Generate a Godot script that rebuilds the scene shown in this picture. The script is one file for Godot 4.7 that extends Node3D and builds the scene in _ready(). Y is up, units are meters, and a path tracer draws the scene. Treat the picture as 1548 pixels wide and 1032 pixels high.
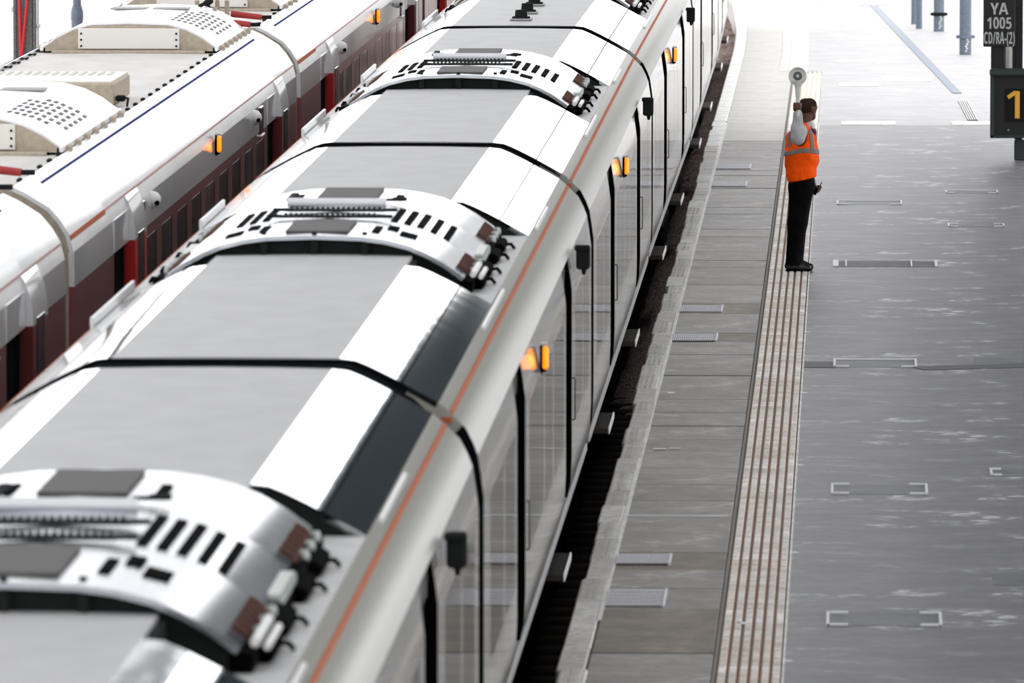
extends Node3D

# x right, y up (0 = platform surface), z = minus the distance along the line; metres
const RAIL := -0.95
const NEAR_X := -3.38
const FAR_X := -6.97

# ------------------------------------------------------------------ mesh builder
class MB:
	var p := PackedVector3Array()
	var xf := Transform3D()

	func tri(a: Vector3, b: Vector3, c: Vector3) -> void:      # counter-clockwise seen from outside
		p.append(xf * a); p.append(xf * b); p.append(xf * c)

	func quad(a: Vector3, b: Vector3, c: Vector3, d: Vector3) -> void:
		tri(a, b, c); tri(a, c, d)

	func box(c: Vector3, s: Vector3, ch := 0.0) -> MB:
		var h := s * 0.5
		if ch <= 0.0:
			for ax in 3:
				for sg in [-1.0, 1.0]:
					var n := Vector3.ZERO; n[ax] = sg
					var u := Vector3.ZERO; u[(ax + 1) % 3] = 1.0
					var v := Vector3.ZERO; v[(ax + 2) % 3] = sg
					var o := c + n * h
					quad(o + (-u - v) * h, o + (u - v) * h, o + (u + v) * h, o + (-u + v) * h)
			return self
		ch = minf(ch, minf(h.x, minf(h.y, h.z)) * 0.9)
		var k := h - Vector3.ONE * ch
		for ax in 3:
			for sg in [-1.0, 1.0]:
				var n := Vector3.ZERO; n[ax] = sg
				var u := Vector3.ZERO; u[(ax + 1) % 3] = 1.0
				var v := Vector3.ZERO; v[(ax + 2) % 3] = sg
				var o := c + n * h
				quad(o + (-u - v) * k, o + (u - v) * k, o + (u + v) * k, o + (-u + v) * k)
		for ax in 3:                                            # edges along axis ax
			var b := (ax + 1) % 3
			var d := (ax + 2) % 3
			for s1 in [-1.0, 1.0]:
				for s2 in [-1.0, 1.0]:
					var q := []
					for e in [-1.0, 1.0]:
						var q1 := Vector3.ZERO; q1[ax] = e * k[ax]; q1[b] = s1 * h[b]; q1[d] = s2 * k[d]
						var q2 := Vector3.ZERO; q2[ax] = e * k[ax]; q2[b] = s1 * k[b]; q2[d] = s2 * h[d]
						q.append(c + q1); q.append(c + q2)
					if s1 * s2 > 0: quad(q[0], q[2], q[3], q[1])
					else: quad(q[0], q[1], q[3], q[2])
		for sx in [-1.0, 1.0]:
			for sy in [-1.0, 1.0]:
				for sz in [-1.0, 1.0]:
					var a := c + Vector3(sx * h.x, sy * k.y, sz * k.z)
					var b := c + Vector3(sx * k.x, sy * h.y, sz * k.z)
					var d := c + Vector3(sx * k.x, sy * k.y, sz * h.z)
					if sx * sy * sz > 0: tri(a, b, d)
					else: tri(a, d, b)
		return self

	func cone(a: Vector3, b: Vector3, ra: float, rb: float, seg := 12, caps := true) -> MB:
		var ax := (b - a).normalized()
		var u := ax.cross(Vector3.UP if absf(ax.y) < 0.9 else Vector3.RIGHT).normalized()
		var v := ax.cross(u)
		for i in seg:
			var t0 := TAU * i / seg
			var t1 := TAU * (i + 1) / seg
			var e0 := u * cos(t0) + v * sin(t0)
			var e1 := u * cos(t1) + v * sin(t1)
			if ra > 0.0 and rb > 0.0: quad(a + e0 * ra, a + e1 * ra, b + e1 * rb, b + e0 * rb)
			elif rb > 0.0: tri(a, b + e1 * rb, b + e0 * rb)
			else: tri(a + e0 * ra, a + e1 * ra, b)
			if caps:
				if ra > 0.0: tri(a, a + e1 * ra, a + e0 * ra)
				if rb > 0.0: tri(b, b + e0 * rb, b + e1 * rb)
		return self

	func tube(path: PackedVector3Array, r: float, seg := 8) -> MB:
		for i in path.size() - 1:
			cone(path[i], path[i + 1], r, r, seg, true)
		return self

	func lathe(prof: PackedVector2Array, seg := 20) -> MB:       # (radius, y) from bottom to top, about y
		for i in seg:
			var c0 := cos(TAU * i / seg); var s0 := sin(TAU * i / seg)
			var c1 := cos(TAU * (i + 1) / seg); var s1 := sin(TAU * (i + 1) / seg)
			for j in prof.size() - 1:
				var a := prof[j]; var b := prof[j + 1]
				var p0 := Vector3(a.x * c0, a.y, -a.x * s0)
				var p1 := Vector3(a.x * c1, a.y, -a.x * s1)
				var q0 := Vector3(b.x * c0, b.y, -b.x * s0)
				var q1 := Vector3(b.x * c1, b.y, -b.x * s1)
				if a.x > 0.0: tri(p0, p1, q1)
				if b.x > 0.0: tri(p0, q1, q0)
		return self

	func prism(poly: PackedVector2Array, z0: float, z1: float) -> MB:   # polygon in xy, from z0 back to z1 (z1 < z0)
		var area := 0.0
		for i in poly.size():
			area += poly[i].cross(poly[(i + 1) % poly.size()])
		var q := poly.duplicate()
		if area < 0.0: q.reverse()
		for i in q.size():
			var a := q[i]; var b := q[(i + 1) % q.size()]
			quad(Vector3(a.x, a.y, z0), Vector3(a.x, a.y, z1), Vector3(b.x, b.y, z1), Vector3(b.x, b.y, z0))
		var t := Geometry2D.triangulate_polygon(q)
		for i in range(0, t.size(), 3):
			var a := q[t[i]]; var b := q[t[i + 1]]; var c := q[t[i + 2]]
			if (b - a).cross(c - a) < 0.0:
				var s := b; b = c; c = s
			tri(Vector3(a.x, a.y, z0), Vector3(b.x, b.y, z0), Vector3(c.x, c.y, z0))
			tri(Vector3(a.x, a.y, z1), Vector3(c.x, c.y, z1), Vector3(b.x, b.y, z1))
		return self

	func shell(prof: PackedVector2Array, th: float, z0: float, z1: float) -> MB:   # a sheet of thickness th under an open profile that runs left to right over the top (th > 0 = inwards)
		var off := PackedVector2Array()
		for i in prof.size():
			var d := Vector2.ZERO
			if i > 0: d += (prof[i] - prof[i - 1]).normalized()
			if i < prof.size() - 1: d += (prof[i + 1] - prof[i]).normalized()
			d = d.normalized()
			off.append(prof[i] + Vector2(d.y, -d.x) * th)
		off.reverse()
		var n := prof.size()
		var all := prof.duplicate()
		all.append_array(off)
		for i in n - 1:                                          # outer
			var a := prof[i]; var b := prof[i + 1]
			quad(Vector3(a.x, a.y, z0), Vector3(b.x, b.y, z0), Vector3(b.x, b.y, z1), Vector3(a.x, a.y, z1))
			var c := off[n - 1 - i]; var d := off[n - 2 - i]
			quad(Vector3(c.x, c.y, z0), Vector3(c.x, c.y, z1), Vector3(d.x, d.y, z1), Vector3(d.x, d.y, z0))
			quad(Vector3(a.x, a.y, z0), Vector3(c.x, c.y, z0), Vector3(d.x, d.y, z0), Vector3(b.x, b.y, z0))
			quad(Vector3(a.x, a.y, z1), Vector3(b.x, b.y, z1), Vector3(d.x, d.y, z1), Vector3(c.x, c.y, z1))
		for e in [0, n - 1]:
			var a := prof[e]; var c := off[n - 1 - e]
			if e == 0: quad(Vector3(a.x, a.y, z0), Vector3(a.x, a.y, z1), Vector3(c.x, c.y, z1), Vector3(c.x, c.y, z0))
			else: quad(Vector3(a.x, a.y, z0), Vector3(c.x, c.y, z0), Vector3(c.x, c.y, z1), Vector3(a.x, a.y, z1))
		return self

	func done(crease := 38.0) -> ArrayMesh:
		var n := p.size() / 3
		var fn := PackedVector3Array(); fn.resize(n)
		var at := {}
		for i in n:
			var g := (p[i * 3 + 1] - p[i * 3]).cross(p[i * 3 + 2] - p[i * 3])
			fn[i] = g
			for k in 3:
				var key := Vector3i((p[i * 3 + k] * 4000.0).round())
				if at.has(key): at[key].append(i)
				else: at[key] = PackedInt32Array([i])
		var un := PackedVector3Array(); un.resize(n)
		for i in n: un[i] = fn[i].normalized()
		var lim := cos(deg_to_rad(crease))
		var vs := PackedVector3Array(); vs.resize(n * 3)
		var ns := PackedVector3Array(); ns.resize(n * 3)
		for i in n:
			var order := [0, 2, 1]                                # clockwise for Godot
			for k in 3:
				var v := p[i * 3 + order[k]]
				var sum := Vector3.ZERO
				for j in at[Vector3i((v * 4000.0).round())]:
					if un[i].dot(un[j]) >= lim: sum += fn[j]
				vs[i * 3 + k] = v
				ns[i * 3 + k] = sum.normalized() if sum.length_squared() > 0.0 else Vector3.UP
		var arr := []
		arr.resize(Mesh.ARRAY_MAX)
		arr[Mesh.ARRAY_VERTEX] = vs
		arr[Mesh.ARRAY_NORMAL] = ns
		var m := ArrayMesh.new()
		if n > 0: m.add_surface_from_arrays(Mesh.PRIMITIVE_TRIANGLES, arr)
		return m


# ------------------------------------------------------------------ nodes
var M := {}
var rng := RandomNumberGenerator.new()
var taken := {}
var open_clip := func(_q: Vector3) -> float: return -1.0

func numbered(called: String) -> String:
	if not taken.has(called):
		taken[called] = 0
		return called
	taken[called] += 1
	return "%s_%03d" % [called, taken[called]]

func obj(called: String, mesh, mat: Material, parent: Node = null, at := Vector3.ZERO) -> MeshInstance3D:
	var o := MeshInstance3D.new()
	o.mesh = mesh.done() if mesh is MB else mesh
	o.material_override = mat
	o.position = at
	if parent == null:
		o.name = numbered(called)
		add_child(o, true)
	else:
		var n := called; var k := 0
		while parent.has_node(n):
			k += 1
			n = "%s_%03d" % [called, k]
		o.name = n
		parent.add_child(o, true)
	return o

func holder(called: String, parent: Node = null, at := Vector3.ZERO) -> Node3D:
	var o := Node3D.new()
	o.position = at
	if parent == null:
		o.name = numbered(called)
		add_child(o, true)
	else:
		var n := called; var k := 0
		while parent.has_node(n):
			k += 1
			n = "%s_%03d" % [called, k]
		o.name = n
		parent.add_child(o, true)
	return o

func tag(o: Node, label: String, category: String, group := "", kind := "") -> void:
	o.set_meta("label", label); o.set_meta("category", category)
	if group: o.set_meta("group", group)
	if kind: o.set_meta("kind", kind)

func structure(o: Node, label: String, category: String) -> void:
	tag(o, label, category, "", "structure")

func V(x: float, y: float, z: float) -> Vector3: return Vector3(x, y, z)

func pv(a: Array) -> PackedVector2Array:                         # flat list -> points
	var r := PackedVector2Array()
	for i in range(0, a.size(), 2): r.append(Vector2(a[i], a[i + 1]))
	return r

func mirrored(q: PackedVector2Array) -> PackedVector2Array:       # right-hand profile (running down) -> left-hand one (running up)
	var r := PackedVector2Array()
	for i in range(q.size() - 1, -1, -1): r.append(Vector2(-q[i].x, q[i].y))
	return r

func dist(y: float, h := 6.6) -> float:                          # how far off a point h metres below the lens is that the photograph shows at row y
	return 13100.0 * h / (y + 548.0)

func across(x: float, y: float, h := 6.6) -> float:
	return (x - 1286.0) / (y + 548.0) * h

func bend(d: float) -> float:                                     # the platform edge swings left beyond the bend
	return -5.9e-4 * pow(maxf(d - 136.0, 0.0), 2.0)

# ------------------------------------------------------------------ materials
func mat(c: Color, rough := 0.6, metal := 0.0, spec := 0.5) -> StandardMaterial3D:
	var m := StandardMaterial3D.new()
	m.albedo_color = c; m.roughness = rough; m.metallic = metal; m.metallic_specular = spec
	return m

func noise_tex(freq: float, oct: int, c0: Color, c1: Color, sd: int, lo := 0.0, hi := 1.0, type := FastNoiseLite.TYPE_SIMPLEX_SMOOTH, size := 512) -> NoiseTexture2D:
	var n := FastNoiseLite.new()
	n.noise_type = type; n.frequency = freq; n.fractal_octaves = oct; n.seed = sd
	var t := NoiseTexture2D.new()
	t.width = size; t.height = size; t.seamless = true; t.noise = n; t.generate_mipmaps = false
	var g := Gradient.new()
	g.offsets = PackedFloat32Array([lo, hi]); g.colors = PackedColorArray([c0, c1])
	t.color_ramp = g
	return t

func normal_tex(freq: float, oct: int, strength: float, sd: int, size := 512) -> NoiseTexture2D:
	var n := FastNoiseLite.new()
	n.noise_type = FastNoiseLite.TYPE_SIMPLEX_SMOOTH; n.frequency = freq; n.fractal_octaves = oct; n.seed = sd
	var t := NoiseTexture2D.new()
	t.width = size; t.height = size; t.seamless = true; t.noise = n; t.as_normal_map = true; t.bump_strength = strength; t.generate_mipmaps = false
	return t

func tri_map(m: StandardMaterial3D, tex: Texture2D, scale: Vector3, world := true) -> StandardMaterial3D:
	m.albedo_texture = tex
	m.uv1_triplanar = true; m.uv1_world_triplanar = world; m.uv1_scale = scale; m.uv1_triplanar_sharpness = 4.0
	return m

func asphalt_image(sz: int, base: Color, scuff: Color, scuffs: float, sd: int, amp := 1.0) -> ImageTexture:
	var a := FastNoiseLite.new(); a.noise_type = FastNoiseLite.TYPE_SIMPLEX_SMOOTH; a.frequency = 0.012; a.fractal_octaves = 4; a.seed = sd
	var b := FastNoiseLite.new(); b.noise_type = FastNoiseLite.TYPE_SIMPLEX; b.frequency = 0.05; b.fractal_octaves = 3; b.seed = sd + 1
	var c := FastNoiseLite.new(); c.noise_type = FastNoiseLite.TYPE_SIMPLEX_SMOOTH; c.frequency = 0.005; c.fractal_octaves = 2; c.seed = sd + 2
	var ia := a.get_seamless_image(sz, sz); var ib := b.get_seamless_image(sz, sz); var ic := c.get_seamless_image(sz, sz)
	var im := Image.create(sz, sz, false, Image.FORMAT_RGB8)
	var r := RandomNumberGenerator.new(); r.seed = sd
	for y in sz:
		for x in sz:
			var big := ia.get_pixel(x, y).r
			var fine := ib.get_pixel(x, y).r
			var g := 0.86 + amp * (0.22 * (big - 0.5) + 0.10 * (r.randf() - 0.5) + 0.14 * (fine - 0.5))
			var w := smoothstep(0.52, 0.75, big) * smoothstep(0.45, 0.72, fine) * smoothstep(0.42, 0.72, ic.get_pixel(x, y).r) * scuffs * 1.4
			im.set_pixel(x, y, Color(base.r * g, base.g * g, base.b * g).lerp(scuff, clampf(w, 0.0, 0.9)))
	return ImageTexture.create_from_image(im)

func materials() -> void:
	M.roof = tri_map(mat(Color(1, 1, 1), 0.55, 0.0, 0.35), noise_tex(0.012, 4, Color(0.655, 0.655, 0.655), Color(0.70, 0.70, 0.695), 11), V(0.35, 0.35, 0.2))
	var st := mat(Color(0.86, 0.875, 0.89), 0.045, 1.0)
	st.normal_enabled = true; st.normal_texture = normal_tex(0.006, 5, 2.0, 21); st.normal_scale = 0.04
	st.uv1_triplanar = true; st.uv1_world_triplanar = true; st.uv1_scale = V(0.25, 0.25, 0.5)
	M.steel = st
	var s2 := mat(Color(0.76, 0.775, 0.80), 0.2, 1.0)
	s2.normal_enabled = true; s2.normal_texture = normal_tex(0.008, 4, 2.0, 23); s2.normal_scale = 0.12
	s2.uv1_triplanar = true; s2.uv1_world_triplanar = true; s2.uv1_scale = V(0.8, 0.8, 0.6)
	M.cover = s2
	M.cream = mat(Color(0.61, 0.605, 0.57), 0.3, 0.0, 0.36)
	var sd := mat(Color(0.74, 0.73, 0.71), 0.07, 0.0, 0.5)
	sd.normal_enabled = true; sd.normal_texture = normal_tex(0.006, 2, 3.0, 31); sd.normal_scale = 0.02
	sd.uv1_triplanar = true; sd.uv1_world_triplanar = true; sd.uv1_scale = V(0.3, 0.3, 0.12)
	M.side = sd
	M.glass = mat(Color(0.03, 0.032, 0.035), 0.05, 0.0, 0.6)
	M.orange = mat(Color(0.72, 0.40, 0.28), 0.6, 0.0, 0.15)
	M.black = mat(Color(0.02, 0.021, 0.022), 0.9, 0.0, 0.1)
	M.dark = mat(Color(0.13, 0.135, 0.135), 0.8, 0.0, 0.15)
	M.rubber = mat(Color(0.06, 0.065, 0.07), 0.95, 0.0, 0.08)
	M.grey = mat(Color(0.55, 0.55, 0.55), 0.5)
	M.floor_grey = tri_map(mat(Color(1, 1, 1), 0.55), noise_tex(0.02, 3, Color(0.68, 0.68, 0.68), Color(0.77, 0.77, 0.76), 12), V(0.5, 0.5, 0.5))
	M.white = mat(Color(0.86, 0.86, 0.85), 0.35)
	M.grille = tri_map(mat(Color(1, 1, 1), 0.7), noise_tex(0.2, 2, Color(0.24, 0.235, 0.23), Color(0.36, 0.35, 0.34), 13), V(2, 2, 2))
	M.silver = mat(Color(0.82, 0.82, 0.83), 0.3, 0.6)
	M.copper = mat(Color(0.34, 0.21, 0.165), 0.5, 0.3)
	M.valve = mat(Color(0.66, 0.69, 0.67), 0.35, 0.3)
	var am := mat(Color(1.0, 0.60, 0.05), 0.3)
	am.emission_enabled = true; am.emission = Color(1.0, 0.50, 0.03); am.emission_energy_multiplier = 1.25
	M.amber = am
	# the farther train
	M.white_roof = tri_map(mat(Color(1, 1, 1), 0.2, 0.0, 0.6), noise_tex(0.008, 4, Color(0.84, 0.85, 0.86), Color(0.93, 0.93, 0.93), 14), V(0.3, 0.3, 0.12))
	M.white_side = mat(Color(0.86, 0.86, 0.87), 0.05, 0.0, 0.5)
	M.red_side = mat(Color(0.52, 0.29, 0.30), 0.10, 0.0, 0.6)
	M.red_door = mat(Color(0.70, 0.06, 0.08), 0.3)
	M.maroon = mat(Color(0.36, 0.05, 0.08), 0.3)
	M.beige = tri_map(mat(Color(1, 1, 1), 0.7), noise_tex(0.03, 4, Color(0.62, 0.57, 0.50), Color(0.72, 0.68, 0.61), 15), V(0.8, 0.8, 0.8))
	M.well = tri_map(mat(Color(1, 1, 1), 0.55), noise_tex(0.01, 4, Color(0.73, 0.72, 0.70), Color(0.80, 0.79, 0.77), 16), V(0.4, 0.4, 0.15))
	M.plate = mat(Color(0.87, 0.86, 0.83), 0.5)
	M.white_cover = mat(Color(0.93, 0.93, 0.94), 0.25, 0.0, 0.5)
	M.blue = mat(Color(0.13, 0.16, 0.40), 0.7, 0.0, 0.1)
	M.end_grey = mat(Color(0.60, 0.62, 0.64), 0.4)
	M.rust = mat(Color(0.62, 0.16, 0.15), 0.5)
	M.pale_red = mat(Color(0.76, 0.56, 0.54), 0.4)
	# the ground
	M.asphalt = tri_map(mat(Color(1, 1, 1), 0.48, 0.0, 0.45), asphalt_image(1024, Color(0.478, 0.475, 0.485), Color(0.78, 0.78, 0.79), 0.72, 41), V(0.10, 0.14, 0.15))
	M.patch = tri_map(mat(Color(1, 1, 1), 0.5, 0.0, 0.45), asphalt_image(256, Color(0.43, 0.435, 0.44), Color(0.62, 0.62, 0.62), 0.25, 42), V(0.5, 0.5, 0.5))
	M.strip = tri_map(mat(Color(1, 1, 1), 0.6, 0.0, 0.4), asphalt_image(256, Color(0.36, 0.36, 0.365), Color(0.5, 0.5, 0.5), 0.2, 43), V(0.5, 0.5, 0.5))
	M.concrete = tri_map(mat(Color(1, 1, 1), 0.6, 0.0, 0.45), asphalt_image(512, Color(0.735, 0.73, 0.725), Color(0.80, 0.80, 0.80), 0.2, 44, 0.35), V(0.16, 0.16, 0.16))
	M.slabs = []
	for c in [Color(0.555, 0.535, 0.51), Color(0.59, 0.57, 0.545), Color(0.53, 0.51, 0.485), Color(0.565, 0.55, 0.53)]:
		M.slabs.append(tri_map(mat(Color(1, 1, 1), 0.55, 0.0, 0.4), asphalt_image(256, c, c.lightened(0.3), 0.35, 50 + M.slabs.size()), V(0.45, 0.45, 0.45)))
	M.stained = tri_map(mat(Color(1, 1, 1), 0.6, 0.0, 0.4), asphalt_image(256, Color(0.50, 0.455, 0.40), Color(0.55, 0.52, 0.48), 0.4, 60), V(0.45, 0.45, 0.45))
	M.pale = tri_map(mat(Color(1, 1, 1), 0.6, 0.0, 0.4), asphalt_image(256, Color(0.80, 0.79, 0.76), Color(0.84, 0.84, 0.82), 0.15, 61, 0.4), V(0.4, 0.4, 0.4))
	M.coping = []
	for c in [Color(0.90, 0.885, 0.86), Color(0.85, 0.835, 0.80), Color(0.94, 0.93, 0.91)]:
		M.coping.append(tri_map(mat(Color(1, 1, 1), 0.65, 0.0, 0.4), asphalt_image(256, c, Color(0.52, 0.51, 0.49), 0.5, 64 + M.coping.size()), V(0.7, 0.7, 0.7)))
	M.white_line = tri_map(mat(Color(1, 1, 1), 0.6), asphalt_image(256, Color(0.95, 0.95, 0.93), Color(0.7, 0.7, 0.7), 0.7, 68), V(0.9, 0.9, 0.9))
	M.tactile = []
	for c in [Color(0.97, 0.945, 0.91), Color(1.0, 0.98, 0.955), Color(0.94, 0.90, 0.855)]:
		M.tactile.append(tri_map(mat(Color(1, 1, 1), 0.65, 0.0, 0.35), asphalt_image(256, c, Color(0.72, 0.62, 0.53), 0.5, 70 + M.tactile.size()), V(0.9, 0.9, 0.9)))
	M.groove_overlit = mat(Color(0.80, 0.74, 0.64), 0.8)  # groove brown lightened to carry the overexposure of the open end
	M.groove = mat(Color(0.50, 0.38, 0.29), 0.8)
	M.mortar = mat(Color(0.54, 0.53, 0.51), 0.9)
	M.bright = mat(Color(0.84, 0.84, 0.85), 0.5)
	M.metal_plate = mat(Color(0.74, 0.74, 0.76), 0.55, 0.2)
	M.metal_gap = mat(Color(0.24, 0.22, 0.20), 0.8, 0.0, 0.2)
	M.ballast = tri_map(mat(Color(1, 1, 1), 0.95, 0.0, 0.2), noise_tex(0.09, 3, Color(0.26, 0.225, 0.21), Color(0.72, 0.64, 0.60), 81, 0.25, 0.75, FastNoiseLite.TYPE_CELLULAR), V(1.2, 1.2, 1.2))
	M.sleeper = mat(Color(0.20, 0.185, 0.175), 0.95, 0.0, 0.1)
	M.rail = mat(Color(0.36, 0.28, 0.22), 0.5, 0.6)
	M.gravel = tri_map(mat(Color(1, 1, 1), 0.95), noise_tex(0.06, 3, Color(0.60, 0.58, 0.56), Color(0.74, 0.72, 0.70), 82), V(0.5, 0.5, 0.5))
	M.canopy = mat(Color(0.27, 0.325, 0.35), 0.8, 0.0, 0.2)
	M.shed = mat(Color(0.62, 0.63, 0.63), 0.7)
	var pane := mat(Color(0.9, 0.95, 0.95, 0.08), 0.02)
	pane.transparency = BaseMaterial3D.TRANSPARENCY_ALPHA
	M.pane = pane
	M.post_blue = tri_map(mat(Color(1, 1, 1), 0.5), noise_tex(0.03, 3, Color(0.36, 0.40, 0.45), Color(0.44, 0.48, 0.53), 83), V(1, 1, 1))
	M.mast = tri_map(mat(Color(1, 1, 1), 0.8), noise_tex(0.05, 4, Color(0.34, 0.34, 0.33), Color(0.52, 0.52, 0.50), 84), V(1, 1, 1))
	M.hose = mat(Color(0.86, 0.16, 0.20), 0.45)
	M.sign_black = mat(Color(0.04, 0.042, 0.045), 0.5)
	M.sign_green = mat(Color(0.16, 0.20, 0.19), 0.4)
	M.letter = mat(Color(0.74, 0.74, 0.74), 0.6)
	var dg := mat(Color(0.75, 0.58, 0.20), 0.5)
	dg.emission_enabled = true; dg.emission = Color(0.8, 0.56, 0.12); dg.emission_energy_multiplier = 0.35
	M.digit = dg
	M.fold_map = normal_tex(0.012, 3, 14.0, 91, 256)
	M.skin = mat(Color(0.36, 0.22, 0.16), 0.5)
	M.hair = mat(Color(0.20, 0.155, 0.13), 0.85, 0.0, 0.15)
	M.shirt = mat(Color(0.70, 0.70, 0.71), 0.8, 0.0, 0.2)
	M.vest = mat(Color(1.0, 0.345, 0.03), 0.7, 0.0, 0.2)
	M.reflective = mat(Color(0.50, 0.46, 0.44), 0.6, 0.0, 0.2)
	M.trousers = mat(Color(0.022, 0.022, 0.026), 0.85, 0.0, 0.2)
	M.shoe = mat(Color(0.02, 0.02, 0.022), 0.4)
	for cloth in [M.vest, M.shirt, M.trousers]:
		cloth.normal_enabled = true; cloth.normal_texture = M.fold_map; cloth.normal_scale = 0.9
		cloth.uv1_triplanar = true; cloth.uv1_scale = V(1.6, 1.1, 1.6)
	M.tie = mat(Color(0.40, 0.16, 0.42), 0.6)
	M.baton = mat(Color(0.82, 0.825, 0.80), 0.45)
	M.baton_dark = mat(Color(0.20, 0.22, 0.22), 0.4)

# ------------------------------------------------------------------ the train beside the platform
const NP := [0.62, 2.70, 0.707, 2.69, 0.777, 2.662, 0.888, 2.608, 0.998, 2.549, 1.157, 2.461]
const NQ := [1.157, 2.461, 1.193, 2.434, 1.26, 2.37, 1.304, 2.327, 1.345, 2.247, 1.372, 2.177]
const NS := [1.372, 2.177, 1.39, 2.06, 1.404, 1.95, 1.404, 0.75, 1.395, 0.55, 1.365, 0.42]
const NEAR_L := 19.54

func near_car() -> Node3D:
	var t := holder("train_car", null, V(NEAR_X, RAIL, 0))
	var up := -RAIL
	var L := NEAR_L
	var o: MeshInstance3D
	var rz0 := 7.0; var rz1 := 13.2                             # the recess in the roof
	var top := MB.new(); top.xf.origin.y = up
	top.shell(pv([-0.62, 2.70, -0.3, 2.706, 0.0, 2.708, 0.3, 2.706, 0.62, 2.70]), 0.04, 0, -L)
	obj("roof_panel", top, M.roof, t)
	for s in [1, -1]:
		var up_prof := pv(NP.slice(0, 8) + [0.955, 2.5725])        # to the seam
		var lo_prof := pv([0.963, 2.568, 0.998, 2.549, 1.08, 2.504, 1.157, 2.461])
		var cant := pv(NQ); var side := pv(NS)
		var stripe := pv([1.218, 2.412, 1.234, 2.397])
		if s < 0:
			up_prof = mirrored(up_prof); lo_prof = mirrored(lo_prof); cant = mirrored(cant); side = mirrored(side); stripe = mirrored(stripe)
		for zz in [[0.0, rz0], [rz1, L]]:
			var m := MB.new(); m.xf.origin.y = up; m.shell(up_prof, 0.03, -zz[0], -zz[1]); obj("cove_panel", m, M.steel, t)
			m = MB.new(); m.xf.origin.y = up; m.shell(lo_prof, 0.03, -zz[0], -zz[1]); obj("gutter_panel", m, M.steel, t)
		var mc := MB.new(); mc.xf.origin.y = up; mc.shell(cant, 0.03, 0, -L); obj("cant_panel", mc, M.cream, t)
		mc = MB.new(); mc.xf.origin.y = up; mc.shell(stripe, -0.006, -0.03, -L + 0.03)
		o = obj("cant_stripe", mc, M.orange, t)
		o.set_meta("label", "thin orange line along the edge of the roof")
		# recess in the roof
		var fl := MB.new(); fl.xf.origin.y = up; fl.box(V(s * 0.90, 2.44, -(rz0 + rz1) / 2), V(0.51, 0.04, rz1 - rz0)); obj("recess_floor", fl, M.floor_grey, t)
		fl = MB.new(); fl.xf.origin.y = up; fl.box(V(s * 0.64, 2.56, -(rz0 + rz1) / 2), V(0.03, 0.24, rz1 - rz0)); obj("recess_side", fl, M.dark, t)
		for z in [rz0 - 0.02, rz1 + 0.02]:
			var w := MB.new(); w.xf.origin.y = up
			w.prism(pv([s * 0.64, 2.43, s * 1.15, 2.43, s * 1.15, 2.455, s * 0.99, 2.538, s * 0.88, 2.598, s * 0.77, 2.655, s * 0.7, 2.68, s * 0.64, 2.69]), -z + 0.02, -z - 0.02)
			obj("recess_wall", w, M.dark, t)
		for z in [[5.2, 8.2], [14.0, 16.2]]:
			var r := MB.new(); r.xf.origin.y = up
			r.box(V(s * 1.182, 2.452 if s > 0 else 2.475, -(z[0] + z[1]) / 2), V(0.026, 0.03 if s > 0 else 0.075, z[1] - z[0]), 0.006); obj("roof_rail", r, M.white, t)
		# the side, in panels between the doorways
		for zz in [[0.0, 4.72], [6.07, 13.62], [14.97, L]]:
			var m := MB.new(); m.xf.origin.y = up; m.shell(side, 0.04, -zz[0], -zz[1]); obj("side_panel", m, M.side, t)
		var sill := MB.new(); sill.xf.origin.y = up; sill.box(V(s * 1.335, 0.40, -L / 2), V(0.08, 0.07, L), 0.012); obj("sill", sill, M.grey, t)
	# doorways on the platform side
	for z in [5.395, 14.295]:
		for k in [-1, 1]:
			var m := MB.new(); m.xf.origin.y = up; m.box(V(1.325, 1.31, -z + k * 0.335), V(0.05, 1.73, 0.655), 0.008); var d := obj("door_leaf", m, M.side, t)
			m = MB.new(); m.xf.origin.y = up; m.box(V(1.352, 1.5, -z + k * 0.335), V(0.01, 1.0, 0.42), 0.004); obj("door_window", m, M.glass, d)
			m = MB.new(); m.xf.origin.y = up; m.prism(pv([1.29, 0.46, 1.37, 0.46, 1.394, 0.56, 1.402, 0.76, 1.402, 1.95, 1.388, 2.06, 1.370, 2.177, 1.29, 2.177]), -z + k * 0.70 + 0.035, -z + k * 0.70 - 0.035); obj("door_seal", m, M.black, t)
		var h := MB.new(); h.xf.origin.y = up; h.box(V(1.325, 2.185, -z), V(0.07, 0.03, 1.36)); obj("door_seal", h, M.black, t)
		var stp := MB.new(); stp.xf.origin.y = up; stp.box(V(1.25, 0.03, -z), V(0.28, 0.05, 1.45), 0.008); var sp := obj("step", stp, M.metal_gap, t)
		stp = MB.new(); stp.xf.origin.y = up; stp.box(V(1.392, 0.032, -z), V(0.014, 0.058, 1.45), 0.004); obj("step_edge", stp, M.white, sp)
		stp = MB.new(); stp.xf.origin.y = up
		for k in [-0.6, 0.6]: stp.box(V(1.2, 0.2, -z + k), V(0.05, 0.34, 0.05))
		obj("step_bracket", stp, M.dark, sp)
		var g := MB.new(); g.xf.origin.y = up
		g.tube(PackedVector3Array([V(1.40, 1.30, -z - 0.95), V(1.416, 1.29, -z - 0.95), V(1.416, 1.0, -z - 0.95), V(1.40, 0.99, -z - 0.95)]), 0.005, 6); obj("grab_rail", g, M.dark, t)
	# windows
	for w in [[0.9, 2.7], [2.95, 4.35], [6.75, 9.2], [9.5, 10.9], [11.2, 13.2], [15.7, 17.4], [17.65, 19.0]]:
		var m := MB.new(); m.xf.origin.y = up; m.box(V(1.3995, 1.42, -(w[0] + w[1]) / 2), V(0.010, 0.94, w[1] - w[0])); obj("side_window", m, M.glass, t)
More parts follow.
